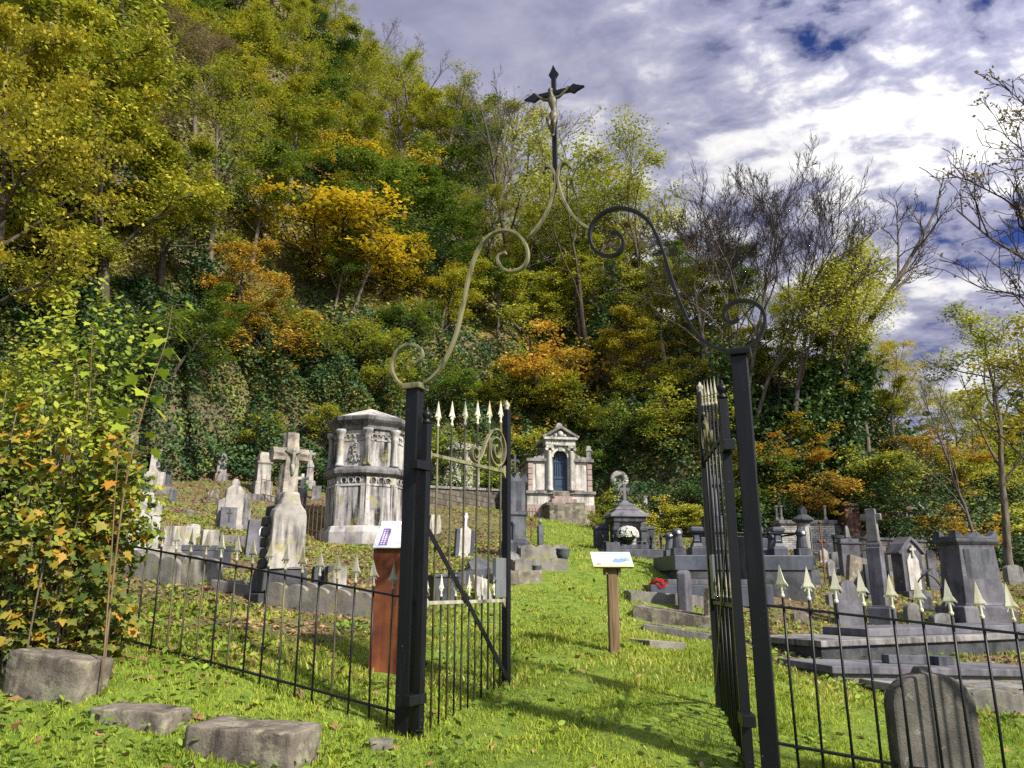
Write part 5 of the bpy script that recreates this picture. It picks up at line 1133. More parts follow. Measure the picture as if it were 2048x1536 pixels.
# ------------------------------------------------------------------ signs
def corten():
    p, h, w = site(790, 1347, 1098, 104); o = thing('information_pillar', 'rusty steel information pillar with a slanted white panel', 'sign', tuple(p), R(3)); keep(p, .3); d = .2
    w = w * .98
    MB().box(-w / 2 - .012, w / 2 + .012, -.01, d, -.1, h).build('steel_body', M['corten'], o, .004)
    dz, dy = .30, .27
    a = math.atan2(dz, dy); Lp = math.hypot(dz, dy) ; Mp = tr(-w / 2 - .02, -.05, h + .004) @ rotm('X', a)
    W2 = w + .06; up = ((.10 * W2, Lp))
    MB().box(-w / 2, w / 2, .0, d, h - .02, h + .0).add([(-w / 2, d * .4, h), (w / 2, d * .4, h), (w / 2, d, h), (-w / 2, d, h), (-w / 2 + .02, dy - .03, h + dz - .02), (w / 2, dy - .03, h + dz - .02), (w / 2, dy, h + dz - .02), (-w / 2 + .02, dy, h + dz - .02)], [(3, 2, 1, 0), (4, 5, 6, 7), (0, 1, 5, 4), (1, 2, 6, 5), (2, 3, 7, 6), (3, 0, 4, 7)]).build('steel_back', M['corten'], o)
    hexp = [(0, 0), (W2 * .92, 0), (W2 * 1.02, Lp * .55), (W2 * .95, Lp), (W2 * .115, Lp)]
    vs = [(x, y, 0) for x, y in hexp] + [(x, y, .012) for x, y in hexp]; n = len(hexp)
    pn = MB().add(vs, [tuple(range(n - 1, -1, -1)), tuple(range(n, 2 * n))] + [(i, (i + 1) % n, n + (i + 1) % n, n + i) for i in range(n)], Mp).build('panel', M['panel'], o)
    def pr(nm, x0, x1, y0, y1, mat, z=.0135):
        sk = lambda x, y: x + .105 * W2 * (y / Lp) * (1 - x / W2)
        MB().add([(sk(x0, y0), y0, z), (sk(x1, y0), y0, z), (sk(x1, y1), y1, z), (sk(x0, y1), y1, z)], [(0, 1, 2, 3)], Mp).build(nm, mat, pn)
    pr('purple_band', W2 * .09, W2 * .25, Lp * .08, Lp * .72, M['purple'])
    pr('photo_print', W2 * .42, W2 * .80, Lp * .76, Lp * .93, M['lilac']); pr('caption_line', W2 * .42, W2 * .80, Lp * .70, Lp * .72, M['lilac']); pr('rule', W2 * .40, W2 * .82, Lp * .46, Lp * .485, M['purple'])
    for i in range(9): pr('text_line', W2 * .40, W2 * (.80 if i % 4 < 3 else .66), Lp * (.42 - .035 * i), Lp * (.433 - .035 * i), M['greyprint'])
    text_mesh('title', 'PASSAGE', Lp * .085, M['blueprint'], pn, Mp @ tr(W2 * .42, Lp * .60, .0135), 'LEFT', 0)
    text_mesh('title', 'ACCESSIBLE', Lp * .085, M['blueprint'], pn, Mp @ tr(W2 * .41, Lp * .52, .0135), 'LEFT', 0)
    for k in (0, 1):
        for i in range(7): pr('band_lettering', W2 * (.125 + .05 * k), W2 * (.150 + .05 * k), Lp * (.12 + .08 * i), Lp * (.165 + .08 * i), M['whiteletter'], .0145)
corten()
def lectern():
    p, h, w = site(1229, 1305, 1131, 80); o = thing('wooden_lectern', 'wooden post lectern with a slanted illustrated board beside the path', 'sign', tuple(p), R(4)); keep(p, .1)
    t = 20 * mpp(p) / 2
    MB().box(-t, t, -t, t, -.2, h - .02).build('post', M['timber'], o, .008)
    for s in (-1, 1): MB().box(*sorted((s * (t + .003), s * (t + .035))), -t * 1.3, t * 1.3, h - .11, h + .01).build('bracket', M['timber'], o, .004)
    w = 80 * mpp(p); dy, dz = .22, .17; a = math.atan2(dz, dy); L = math.hypot(dy, dz); Mp = tr(0, -.12, h - .02) @ rotm('X', a) @ rotm('Z', R(0))
    MB().box(-w / 2 - .0, w / 2 + .0, 0, L, -.022, -.002, Mp).build('backing_board', M['timber'], o, .003)
    m, nt, oo = newmat('illustrated_print'); v = NN(nt, 'TexCoord').outputs['Generated']; s = NN(nt, 'SeparateXYZ', Vector=v)
    n = NOISE(nt, v, 7, 4, .6); c = RAMP(nt, s.outputs[1], [(.0, (.52, .48, .25)), (.22, (.54, .52, .38)), (.35, (.55, .56, .55)), (.85, (.50, .55, .58)), (1.0, (.36, .48, .55))])
    finish(nt, oo, c, .3)
    b = MB().box(-w / 2 - .008, w / 2 + .008, -.008, L + .008, 0, .012, Mp).build('board', m, o)
    def pr(nm, pts, mat): MB().add([(x * w, y * L, .0135) for x, y in pts], [tuple(range(len(pts)))], Mp).build(nm, mat, b)
    pr('lake_print', [(.0, .26), (.18, .24), (.30, .3), (.34, .42), (.26, .62), (.18, .5), (.10, .58), (.02, .44)], M['lakeblue'])
    pr('hill_print', [(.30, .34), (.44, .36), (.46, .5), (.38, .64), (.31, .56)], M['seagreen'])
    pr('fox_print', [(-.42, .08), (-.30, .08), (-.31, .2), (-.37, .24), (-.43, .18)], M['fox'])
    pr('seal_print', [(.28, .16), (.38, .16), (.39, .26), (.30, .27)], M['greyprint'])
    for i in range(8): pr('text_line', [(-.36, .80 - .055 * i), (-.06, .80 - .055 * i), (-.06, .822 - .055 * i), (-.36, .822 - .055 * i)], M['greyprint'])
    pr('title_line', [(-.4, .90), (.42, .90), (.42, .945), (-.4, .945)], M['lakeblue'])
M['lakeblue'] = flat('lake_ink', (.16, .27, .42), .4, 0, .2, 40); M['seagreen'] = flat('green_ink', (.20, .34, .27), .4, 0, .2, 40); M['fox'] = flat('orange_ink', (.45, .26, .16), .4, 0, .2, 40)
lectern()

# ---- smaller stones crowding both slopes
for lb, sh, px, pb, pt, w_, rz, mt in (
    ('small leaning pale stone below the grey obelisk headstone', 'round', 470, 985, 958, 16, 28, 'pale'), ('tiny dark stone low in the littered slope', 'flat', 345, 1002, 980, 14, 25, 'blue'),
    ('little grey stone right of the stepped pale pedestal', 'round', 565, 990, 962, 15, 28, 'grey'), ('narrow pale stone between portrait headstone and log cross', 'gable', 492, 1048, 1012, 14, 34, 'pale'),
    ('low brown stone at the foot of the slim obelisk', 'low', 425, 1000, 978, 22, 26, 'brown'), ('small lichen stone just above the low dark tomb chest', 'low', 385, 1072, 1048, 26, 30, 'lichen'),
    ('square grey stone high beside the octagonal mausoleum', 'flat', 632, 1000, 972, 18, 20, 'grey')):
    headstone(lb, sh, px, pb, pt, w_, rz, M[mt], .35, .12, GL)
for lb, sh, px, pb, pt, w_, rz, mt in (
    ('short grey stone left of the pedimented headstone', 'round', 1672, 1140, 1104, 20, 8, 'grey'), ('dark squat stone behind the bollard tomb', 'flat', 1560, 1128, 1102, 24, 4, 'blue'),
    ('small pale stone right of the hexagonal pillar', 'gable', 1648, 1125, 1096, 18, 6, 'pale'), ('low dark stone under the terrace wall', 'low', 1738, 1132, 1104, 30, 8, 'blue'),
    ('grey pointed stone between gabled headstone and acroteria monument', 'gable', 1868, 1180, 1136, 24, 10, 'violet'), ('little white stone below the black plaque', 'round', 1816, 1136, 1110, 16, 6, 'white'),
    ('brown stone leaning by the wrought-iron cross', 'flat', 1672, 1184, 1152, 22, 16, 'brown'), ('dark blue-grey stone right of the flower wreath', 'hex', 1914, 1140, 1100, 26, 8, 'blue'),
    ('broad grey stone at the right frame edge below the bushes', 'low', 2030, 1170, 1130, 36, 8, 'grey')):
    headstone(lb, sh, px, pb, pt, w_, rz, M[mt], .4, .14, GRt)

for lb, sh, px, pb, pt, w_, rz, mt in (
    ('low dark stone left of the wrought-iron cross', 'flat', 1628, 1172, 1140, 26, 10, 'blue'), ('slim grey stone right of the wrought-iron cross', 'gable', 1664, 1160, 1118, 16, 10, 'grey'),
    ('dark stone just right of the bollard tomb', 'round', 1600, 1196, 1166, 24, 6, 'blue'), ('thin dark pillar stone left of the tall narrow cross stone', 'flat', 1742, 1200, 1128, 17, 12, 'blue'),
    ('grey stone half hidden by the tall narrow cross stone', 'round', 1756, 1176, 1120, 30, 12, 'violet'), ('dark low stone between gabled headstone and small round-topped stone', 'low', 1852, 1222, 1192, 26, 8, 'blue'),
    ('small dark stone at the left foot of the acroteria monument', 'flat', 1898, 1222, 1176, 22, 14, 'rough'), ('pale low stone below the pedimented headstone', 'low', 1668, 1212, 1186, 30, 16, 'grey'),
    ('dark pointed stone at the back under the gabled pillars', 'gable', 1930, 1126, 1092, 20, 4, 'blue'), ('mossy low stone behind the long curbed tomb', 'low', 1600, 1246, 1222, 34, 16, 'brown')):
    headstone(lb, sh, px, pb, pt, w_, rz, M[mt], .4, .14, GRt)
for lb, px, pb, pt, w_, mt in (('small grey stone cross near the bollard tomb', 1578, 1148, 1108, 20, 'grey'), ('dark stone cross below the whitewashed brick tomb', 1592, 1134, 1098, 16, 'blue'), ('pale stone cross among stones by the gabled headstone', 1786, 1098, 1056, 18, 'pale')):
    p, h, w = site(px, pb, pt, w_); o = thing('stone_cross', lb, 'grave cross', tuple(p), R(8), 'stone crosses beyond the right railing')
    MB().sq([(w * .5, -.1), (w * .5, .12 * h), (w * .3, .16 * h)]).build('base', M[mt], o, .01); cross_mb(.86 * h, w * .9, w * .22, .14 * h).build('cross', M[mt], o, .012)
# ------------------------------------------------------------------ foliage
def leafmat(name, stops, trans=.35, clump=.9, hue=.18):
    m, nt, o = newmat(name)
    isl = NN(nt, 'NewGeometry').outputs['Random Per Island']; oi = nt.nodes.new('ShaderNodeObjectInfo')
    n = NOISE(nt, NN(nt, 'TexCoord').outputs['Object'], clump, 4, .6)
    n = NN(nt, 'MapRange', Value=n, From__Min=.3, From__Max=.7).outputs[0]
    f = MATH(nt, 'ADD', MATH(nt, 'MULTIPLY', isl, .30), MATH(nt, 'MULTIPLY', n, .60))
    f = MATH(nt, 'ADD', f, MATH(nt, 'MULTIPLY', MATH(nt, 'SUBTRACT', oi.outputs['Random'], .35), hue))
    c = RAMP(nt, f, stops)
    d = NN(nt, 'BsdfPrincipled', Roughness=.55); nt.links.new(c, d.inputs['Base Color']); d.inputs['Specular IOR Level'].default_value = .25
    t = NN(nt, 'BsdfTranslucent', Color=c)
    mx = NN(nt, 'MixShader', Fac=trans); nt.links.new(d.outputs[0], mx.inputs[1]); nt.links.new(t.outputs[0], mx.inputs[2])
    nt.links.new(mx.outputs[0], o.inputs[0]); return m
LM = {
 'yellowgreen': leafmat('yellow_green_leaves', [(.05, (.08, .13, .015)), (.35, (.22, .26, .025)), (.6, (.42, .40, .035)), (.9, (.62, .46, .05))]),
 'green': leafmat('green_leaves', [(.05, (.045, .085, .014)), (.4, (.11, .18, .022)), (.7, (.21, .27, .03)), (.95, (.38, .36, .045))]),
 'gold': leafmat('golden_leaves', [(.05, (.20, .18, .015)), (.4, (.46, .36, .02)), (.75, (.70, .50, .03)), (1, (.78, .56, .06))]),
 'orange': leafmat('orange_leaves', [(.05, (.14, .13, .02)), (.35, (.36, .27, .03)), (.65, (.52, .31, .035)), (.95, (.55, .23, .03))]),
 'dark': leafmat('dark_green_leaves', [(.05, (.022, .048, .015)), (.45, (.05, .10, .028)), (.8, (.10, .17, .04)), (1, (.20, .24, .05))], .2),
 'olive': leafmat('olive_leaves', [(.05, (.14, .17, .022)), (.4, (.29, .32, .032)), (.7, (.43, .42, .045)), (1, (.52, .44, .065))]),
 'brown': leafmat('brown_leaves', [(.05, (.11, .085, .05)), (.4, (.22, .175, .095)), (.7, (.33, .26, .14)), (1, (.38, .32, .12))], .25),
 'ochre': leafmat('ochre_leaves', [(.05, (.18, .19, .025)), (.35, (.36, .34, .035)), (.65, (.52, .43, .045)), (1, (.60, .42, .055))]),
}
KITE = np.array([(0, -.5, 0), (.34, -.05, .05), (0, .55, 0), (-.34, -.05, .05)])
def leaves_np(centres, sizes, shape=KITE, up=.6, rg=None, axis=None, spread=1.0):
    g = rg or rng; n = len(centres); k = len(shape)
    nrm = g.normal(size=(n, 3)) * spread; nrm[:, 2] = np.abs(nrm[:, 2]) + up
    if axis is not None: nrm += axis
    nrm /= np.linalg.norm(nrm, axis=1)[:, None]
    t = g.normal(size=(n, 3)); t -= nrm * (t * nrm).sum(1)[:, None]; t /= np.linalg.norm(t, axis=1)[:, None]
    b = np.cross(nrm, t); s = np.asarray(sizes)[:, None, None]
    v = centres[:, None, :] + s * (shape[None, :, 0:1] * b[:, None] + shape[None, :, 1:2] * t[:, None] + shape[None, :, 2:3] * nrm[:, None])
    return v.reshape(-1, 3)
def tree_skeleton(seed, H, r0, n1=10, n2=6, n3=5, n4=0, t0=.3, l1=.42, e1=40, lean=(0, 0), wig=.06, up=.25, stems=1, l2=.45, l3=.42, fan=18):
    rd = random.Random(seed); br = []; anchors = []
    def path(p, d, L, n, wig_, up_):
        pts = [p]; d = d.normalized(); q = p
        for i in range(n):
            d = (d + Vector((rd.gauss(0, wig_), rd.gauss(0, wig_), rd.gauss(0, wig_) + up_ / n))).normalized(); q = q + d * (L / n); pts.append(q)
        return pts, d
    def at(pts, t):
        x = t * (len(pts) - 1); i = min(int(x), len(pts) - 2); return pts[i].lerp(pts[i + 1], x - i), (pts[i + 1] - pts[i]).normalized()
    def side_dir(d, ang, az):
        o = d.orthogonal().normalized(); b = d.cross(o); k = o * math.cos(az) + b * math.sin(az)
        return d * math.cos(ang) + k * math.sin(ang)
    for s in range(stems):
        a = rd.uniform(0, 6.28) if stems > 1 else 0; tl = R(rd.uniform(.3, 1) * fan) if stems > 1 else 0
        d0 = Vector((lean[0] + math.tan(tl) * math.cos(a), lean[1] + math.tan(tl) * math.sin(a) * .6, 1))
        hh = H * (rd.uniform(.75, 1) if stems > 1 else 1) * .88
        tp, _ = path(Vector((rd.uniform(-.1, .1) * (stems > 1), 0, -.3)), d0, hh, 8, wig, up * .6)
        br.append((tp, r0 / stems ** .45, r0 * .16 / stems ** .4, 8))
        az = rd.uniform(0, 6.28)
        for i in range(n1):
            t = t0 + (1 - t0) * ((i + rd.random() * .6) / n1) ** .9; t = min(t, .985); p, d = at(tp, t); az += 2.4 + rd.uniform(-.4, .4)
            L = H * l1 * (1.12 - .75 * (t - t0) / (1 - t0)) * rd.uniform(.7, 1.15)
            b1, _ = path(p, side_dir(d, R(e1 + rd.uniform(-12, 14)), az), L, 5, wig * 1.6, up)
            ra = r0 * .42 * (1.1 - .7 * t) / stems ** .4
            br.append((b1, ra, ra * .3, 5)); anchors += [(b1[-1], 1.0)]
            for j in range(n2):
                t2 = .25 + .75 * (j + rd.random()) / n2; p2, d2 = at(b1, min(t2, .99)); L2 = L * l2 * (1.15 - .6 * t2) * rd.uniform(.7, 1.2)
                b2, _ = path(p2, side_dir(d2, R(rd.uniform(25, 55)), rd.uniform(0, 6.28)), L2, 4, wig * 2.2, up * 1.2)
                br.append((b2, ra * .42 * (1.15 - .5 * t2), ra * .12, 4)); anchors += [(b2[2], .6), (b2[-1], 1.0)]
                for k in range(n3):
                    t3 = .2 + .8 * (k + rd.random()) / n3; p3, d3 = at(b2, min(t3, .99)); L3 = L2 * l3 * rd.uniform(.7, 1.3)
                    b3, _ = path(p3, side_dir(d3, R(rd.uniform(20, 50)), rd.uniform(0, 6.28)), L3, 3, wig * 2.5, up * 1.3)
                    br.append((b3, ra * .17, ra * .06, 3)); anchors += [(b3[-1], .9)]
                    for q in range(n4):
                        p4, d4 = at(b3, min(.99, .25 + .75 * (q + rd.random()) / n4))
                        b4, _ = path(p4, side_dir(d4, R(rd.uniform(18, 45)), rd.uniform(0, 6.28)), L3 * .55 * rd.uniform(.7, 1.3), 2, wig * 2.5, up)
                        br.append((b4, ra * .09, ra * .045, 3)); anchors += [(b4[-1], .8)]
    return br, anchors
def twig_mesh(name, br, mat, minr=.006, keep_=lambda n: True):
    mb = MB()
    for pts, ra, rb, n in br:
        if not keep_(n): continue
        m = len(pts); mb.tube(pts, [max(minr, ra + (rb - ra) * (i / (m - 1)) ** .8) for i in range(m)], n, None, False)
    me = mb.mesh(name, mat, True); return me
def crown_mesh(name, anchors, n, sig, size, mat, seed, filt=None, up=.5):
    g = np.random.default_rng(seed); A = np.array([tuple(a[0]) for a in anchors]); w = np.array([a[1] for a in anchors])
    if filt is not None: k = filt(A); A, w = A[k], w[k]
    w = w * g.lognormal(0, .9, len(w)); idx = g.choice(len(A), n, p=w / w.sum())
    c = A[idx] + g.normal(size=(n, 3)) * np.array((sig, sig, sig * .38))
    return quick_mesh(name, leaves_np(c, size * g.uniform(.6, 1.3, n), up=up, rg=g, axis=np.array((.15, -.25, 0)), spread=.62), 4, mat)
VAR = {}
def variant(key, H, r0, nleaf, sig, size, leaf, barkm='bark', filt=None, lup=.5, **kw):
    seed = sum(ord(c) * (i + 3) for i, c in enumerate(key)); br, an = tree_skeleton(seed, H, r0, **kw)
    trunk = twig_mesh('trunk', br, M[barkm], .012, lambda n: n >= (4 if nleaf > 2500 else 5))
    top = max(a[0].z for a in an)
    if nleaf > 2500: crown = crown_mesh('crown', an, nleaf, sig, size, LM[leaf], seed, filt, lup); extra = None
    else:
        crown = twig_mesh('twigs', br, M['twig_dark' if key in ('barebig', 'leaning', 'rightbare') else 'twig'], .0055, lambda n: n < 5)
        extra = crown_mesh('sparse_leaves', an, nleaf, sig, size, LM[leaf], seed, filt) if nleaf else None
    VAR[key] = (trunk, crown, extra, top)
for i in (1, 2, 3):
    variant('maple%d' % i, 9, .17, 11000, .25, .14, 'yellowgreen', n1=12, n2=6, n3=4, t0=.22, l1=.40, e1=55, wig=.09)
    variant('tall%d' % i, 12, .18, 11000, .25, .15, 'green', n1=13, n2=6, n3=4, t0=.38, l1=.27, e1=48, wig=.07, barkm='bark_pale')
    variant('airy%d' % i, 11, .15, 8000, .22, .10, 'olive', n1=10, n2=6, n3=5, t0=.35, l1=.36, e1=42, wig=.08, barkm='bark_pale')
    variant('bush%d' % i, 3.2, .05, 6500, .14, .095, 'green', n1=9, n2=6, n3=3, t0=.08, l1=.55, e1=50, stems=3, wig=.12, fan=30)
    variant('bare%d' % i, 12, .15, 500, .07, .08, 'brown', n1=10, n2=6, n3=5, n4=3, t0=.30, l1=.40, e1=38, wig=.10, up=.45, barkm='twig')
def set_leaf(o, leaf):
    for c in o.children:
        if c.name.startswith('crown') or c.name.startswith('sparse'):
            c.material_slots[0].link = 'OBJECT'; c.material_slots[0].material = LM[leaf]
PROTO = {}
def tree(key, loc, H, label, leaf=None, rz=None, group=None, wide=1.0, lean=(0, 0), name=None, cat='tree'):
    tm, cm, ex, top = VAR[key]; s = H / top
    o = thing(name or ('bush' if 'bush' in key else 'tree'), label, cat if 'bush' not in key else 'bush', tuple(loc), random.uniform(0, 6.28) if rz is None else rz, group, lean)
    o.scale = (s * wide, s * wide, s)
    link('trunk', tm, o); link('crown' if 'bare' not in key else 'twigs', cm, o)
    if ex: link('sparse_leaves', ex, o)
    if leaf and 'bare' not in key: set_leaf(o, leaf)
    return o
def plant(key, px, Y, pyt, label, **kw):
    p = GY(px, Y); return tree(key, p - np.array((0, 0, .2)), ztop(p[0], p[1], pyt) - p[2], label, **kw)
def on_hill(key, px, pyb, pyt, label, **kw):
    p = G(px, pyb); return tree(key, p - np.array((0, 0, .2)), ztop(p[0], p[1], pyt) - p[2], label, **kw)
def ivy_on(o, path, r, n, leaf='dark', size=.16):
    """ivy wrapped round a trunk of thing o; path in the thing's own space"""
    P_ = [Vector(p) for p in path]; L = len(P_) - 1; c = []
    for i in range(n):
        t = random.random() * L; k = int(min(t, L - .001)); q = P_[k].lerp(P_[k + 1], t - k); rr = r * (1.15 - .5 * t / L)
        c.append(q + Vector((random.gauss(0, rr), random.gauss(0, rr), random.gauss(0, rr * .5))))
    link('ivy', quick_mesh('ivy', leaves_np(np.array([tuple(q) for q in c]), size * rng.uniform(.6, 1.3, n), up=.2), 4, LM[leaf]), o)

spots = []
# ---- trees that stand out, one by one
def bigtree():
    variant('bigmaple', 11, .22, 30000, .24, .15, 'yellowgreen', n1=18, n2=7, n3=5, t0=.15, l1=.42, e1=62, wig=.09)
    on_hill('bigmaple', 200, 640, 60, 'big maple with yellow, orange and green leaves on the left hillside', leaf='yellowgreen', rz=1.0)
    on_hill('bigmaple', -40, 690, 60, 'large maple with ochre leaves reaching in from the left frame edge', leaf='ochre', rz=2.6, wide=.8)
    on_hill('maple2', 70, 420, -60, 'shaded olive maple behind the two big maples, top left corner', leaf='olive', rz=.4, wide=1.2)
bigtree()
on_hill('maple3', 775, 500, 232, 'glowing yellow round-crowned tree left of the crucifix', leaf='gold', rz=.2, wide=1.15)
on_hill('bush2', 668, 570, 415, 'bright golden spreading shrub in the middle of the hillside', leaf='gold', rz=.9, wide=1.9)
on_hill('bush3', 750, 590, 470, 'golden leaning shrub beside the bright golden spreading one', leaf='gold', rz=2.1, wide=1.5)
on_hill('bush1', 1105, 830, 655, 'orange and yellow shrub directly above the classical mausoleum', leaf='orange', rz=1.2, wide=1.1)
on_hill('bush2', 1050, 850, 710, 'yellow-green shrub left of the orange shrub over the mausoleum', leaf='yellowgreen', rz=2.2, wide=1.1)
# robinia with a flat airy canopy behind the overthrow
variant('robinia', 11, .17, 12000, .30, .105, 'olive', n1=7, n2=6, n3=5, t0=.42, l1=.50, e1=34, wig=.13, up=.25, stems=2, barkm='bark', lean=(.22, 0), fan=14, filt=lambda A: A[:, 2] > A[:, 2].max() * .62)
o_ = plant('robinia', 1165, 43, 250, 'airy robinia with an olive canopy and dark crooked limbs right of the crucifix', rz=0)
ivy_on(o_, [(0, 0, 0), (.3, 0, 1.6), (.75, 0, 3.2), (1.2, 0, 5)], .22, 1500)
plant('robinia', 1275, 45, 258, 'second olive robinia, its canopy ending over the right upper scroll', rz=.5)
# bare trees on the crest, left to right
for k, (px, Y, pt, key, lb, wd) in enumerate(((610, 62, -30, 'bare1', 'bare grey tree on the crest at the top frame edge', 1), (672, 60, 22, 'bare2', 'thin bare crest tree with a few yellow leaves, second from the left', .8), (735, 58, 45, 'bare3', 'bare crest tree standing free against the sky left of two taller ones', .9),
        (842, 53, 72, 'bare1', 'tall bushy-twigged crest tree left of the dark bare one', 1.15), (905, 52, 118, 'bare2', 'slim twiggy crest tree squeezed between two taller bare trees', .8), (962, 47, 108, 'bare3', 'tall dark bare tree next to the crucifix', 1.0), (1020, 48, 205, 'bare2', 'low bare tree with slanting limbs directly behind the crucifix foot', 1.3))):
    plant(key, px, Y, pt, lb, group='bare trees along the crest', wide=wd)
# big bare ash on the right with ivy at its feet
variant('barebig', 12, .20, 0, .2, .1, 'brown', n1=12, n2=8, n3=7, n4=4, t0=.40, l1=.42, e1=36, wig=.09, up=.5, stems=4, fan=17, barkm='bark_pale')
o_ = plant('barebig', 1478, 37, 282, 'big bare ash with fine twigs and ivied foot above the right gate post', rz=.3, wide=1.0)
ivy_on(o_, [(0, 0, 0), (-.1, 0, 2), (-.2, 0, 4.2)], .5, 2600)
variant('leaning', 12, .19, 0, .2, .1, 'brown', n1=7, n2=6, n3=5, n4=3, t0=.5, l1=.28, e1=24, wig=.07, up=.25, lean=(.80, 0), barkm='bark_pale')
o_ = plant('leaning', 1500, 36, 372, 'bare ash leaning far right with twigs fanned against the clouds', rz=0)
ivy_on(o_, [(0, 0, 0), (1.2, 0, 1.8), (2.4, 0, 3.4)], .26, 1300)
variant('ivytree', 9, .16, 6000, .28, .10, 'olive', n1=9, n2=6, n3=5, t0=.45, l1=.34, e1=36, wig=.1, up=.3, lean=(.42, 0), barkm='twig')
for px, pt, lb, rz in ((1572, 520, 'ivy-clad leaning tree right of the bare ash, thin olive crown', 0), (1625, 470, 'slanting ivy-wrapped trunk with sparse yellow-green crown against the sky', .15), (1665, 560, 'third slanting ivied tree, nearest the open sky', -.1)):
    o_ = plant('ivytree', px, 35.5, pt, lb, rz=rz, leaf='olive', group='ivy-clad leaning trees'); ivy_on(o_, [(0, 0, -.2), (.7, 0, 1.4), (1.5, 0, 3.0), (2.1, 0, 4.6)], .34, 2200, size=.19)
for px, Y, pt, lb, lf in ((1735, 36, 596, 'hazy ochre tree with fine twigs at the end of the wooded slope', 'ochre'), (1790, 36, 668, 'pale orange-leaved airy tree at the foot of the slope end', 'ochre'), (1690, 37, 640, 'olive airy tree between ivied trunks and ochre trees', 'olive'), (1560, 38, 600, 'yellowish airy tree behind the ivy-clad leaning trees', 'olive')):
    plant('airy%d' % (1 + px % 3), px, Y, pt, lb, leaf=lf, wide=1.1)
# trees at the right frame edge
variant('rightbare', 9, .15, 2400, .05, .065, 'brown', n1=13, n2=8, n3=6, n4=3, t0=.18, l1=.52, e1=60, wig=.10, up=.25, barkm='twig')
plant('rightbare', 2165, 19, 120, 'dark half-bare tree reaching into the sky from the right frame edge', rz=1.9, wide=.95)
plant('airy2', 2025, 27, 590, 'thin olive tree with a slanting trunk at the right frame edge', leaf='olive', wide=1.1)
plant('bare2', 1962, 30, 700, 'spindly bare sapling by the right frame edge', wide=.8)
plant('airy1', 2095, 24, 640, 'ochre-leaved tree half outside the right frame edge', leaf='ochre', wide=1.3)
for px, pb, pt, key, lf, lb in ((1890, 950, 780, 'bush2', 'dark', 'dark green bush in front of the spindly sapling'), (1830, 950, 850, 'bush1', 'orange', 'orange-tipped bush left of the spindly sapling'), (1950, 980, 850, 'bush3', 'ochre', 'ochre bush under the right-hand slanting tree'), (2040, 1010, 870, 'bush1', 'olive', 'olive bush at the right frame edge above the terrace'),
        (1620, 920, 815, 'bush2', 'gold', 'orange-yellow bush above the whitewashed brick tomb'), (1535, 990, 880, 'bush3', 'green', 'fresh green bush just right of the right gate post'), (1350, 1070, 985, 'bush1', 'yellowgreen', 'yellow-green bush around the slim grave posts'), (1395, 1075, 1005, 'bush3', 'yellowgreen', 'low yellow-green bush left of the open right leaf'), (1205, 1060, 1005, 'bush2', 'olive', 'small olive bush at the right flank of the mausoleum'),
        (1765, 1010, 880, 'bush1', 'olive', 'olive bush with bare stems above the terrace wall'), (1990, 1110, 1010, 'bush2', 'dark', 'dark leafy bush behind the terrace pillars'), (2060, 1120, 970, 'bush3', 'olive', 'big olive bush cut by the right frame edge')):
    on_hill(key, px, pb, pt, lb, leaf=lf, wide=1.35)
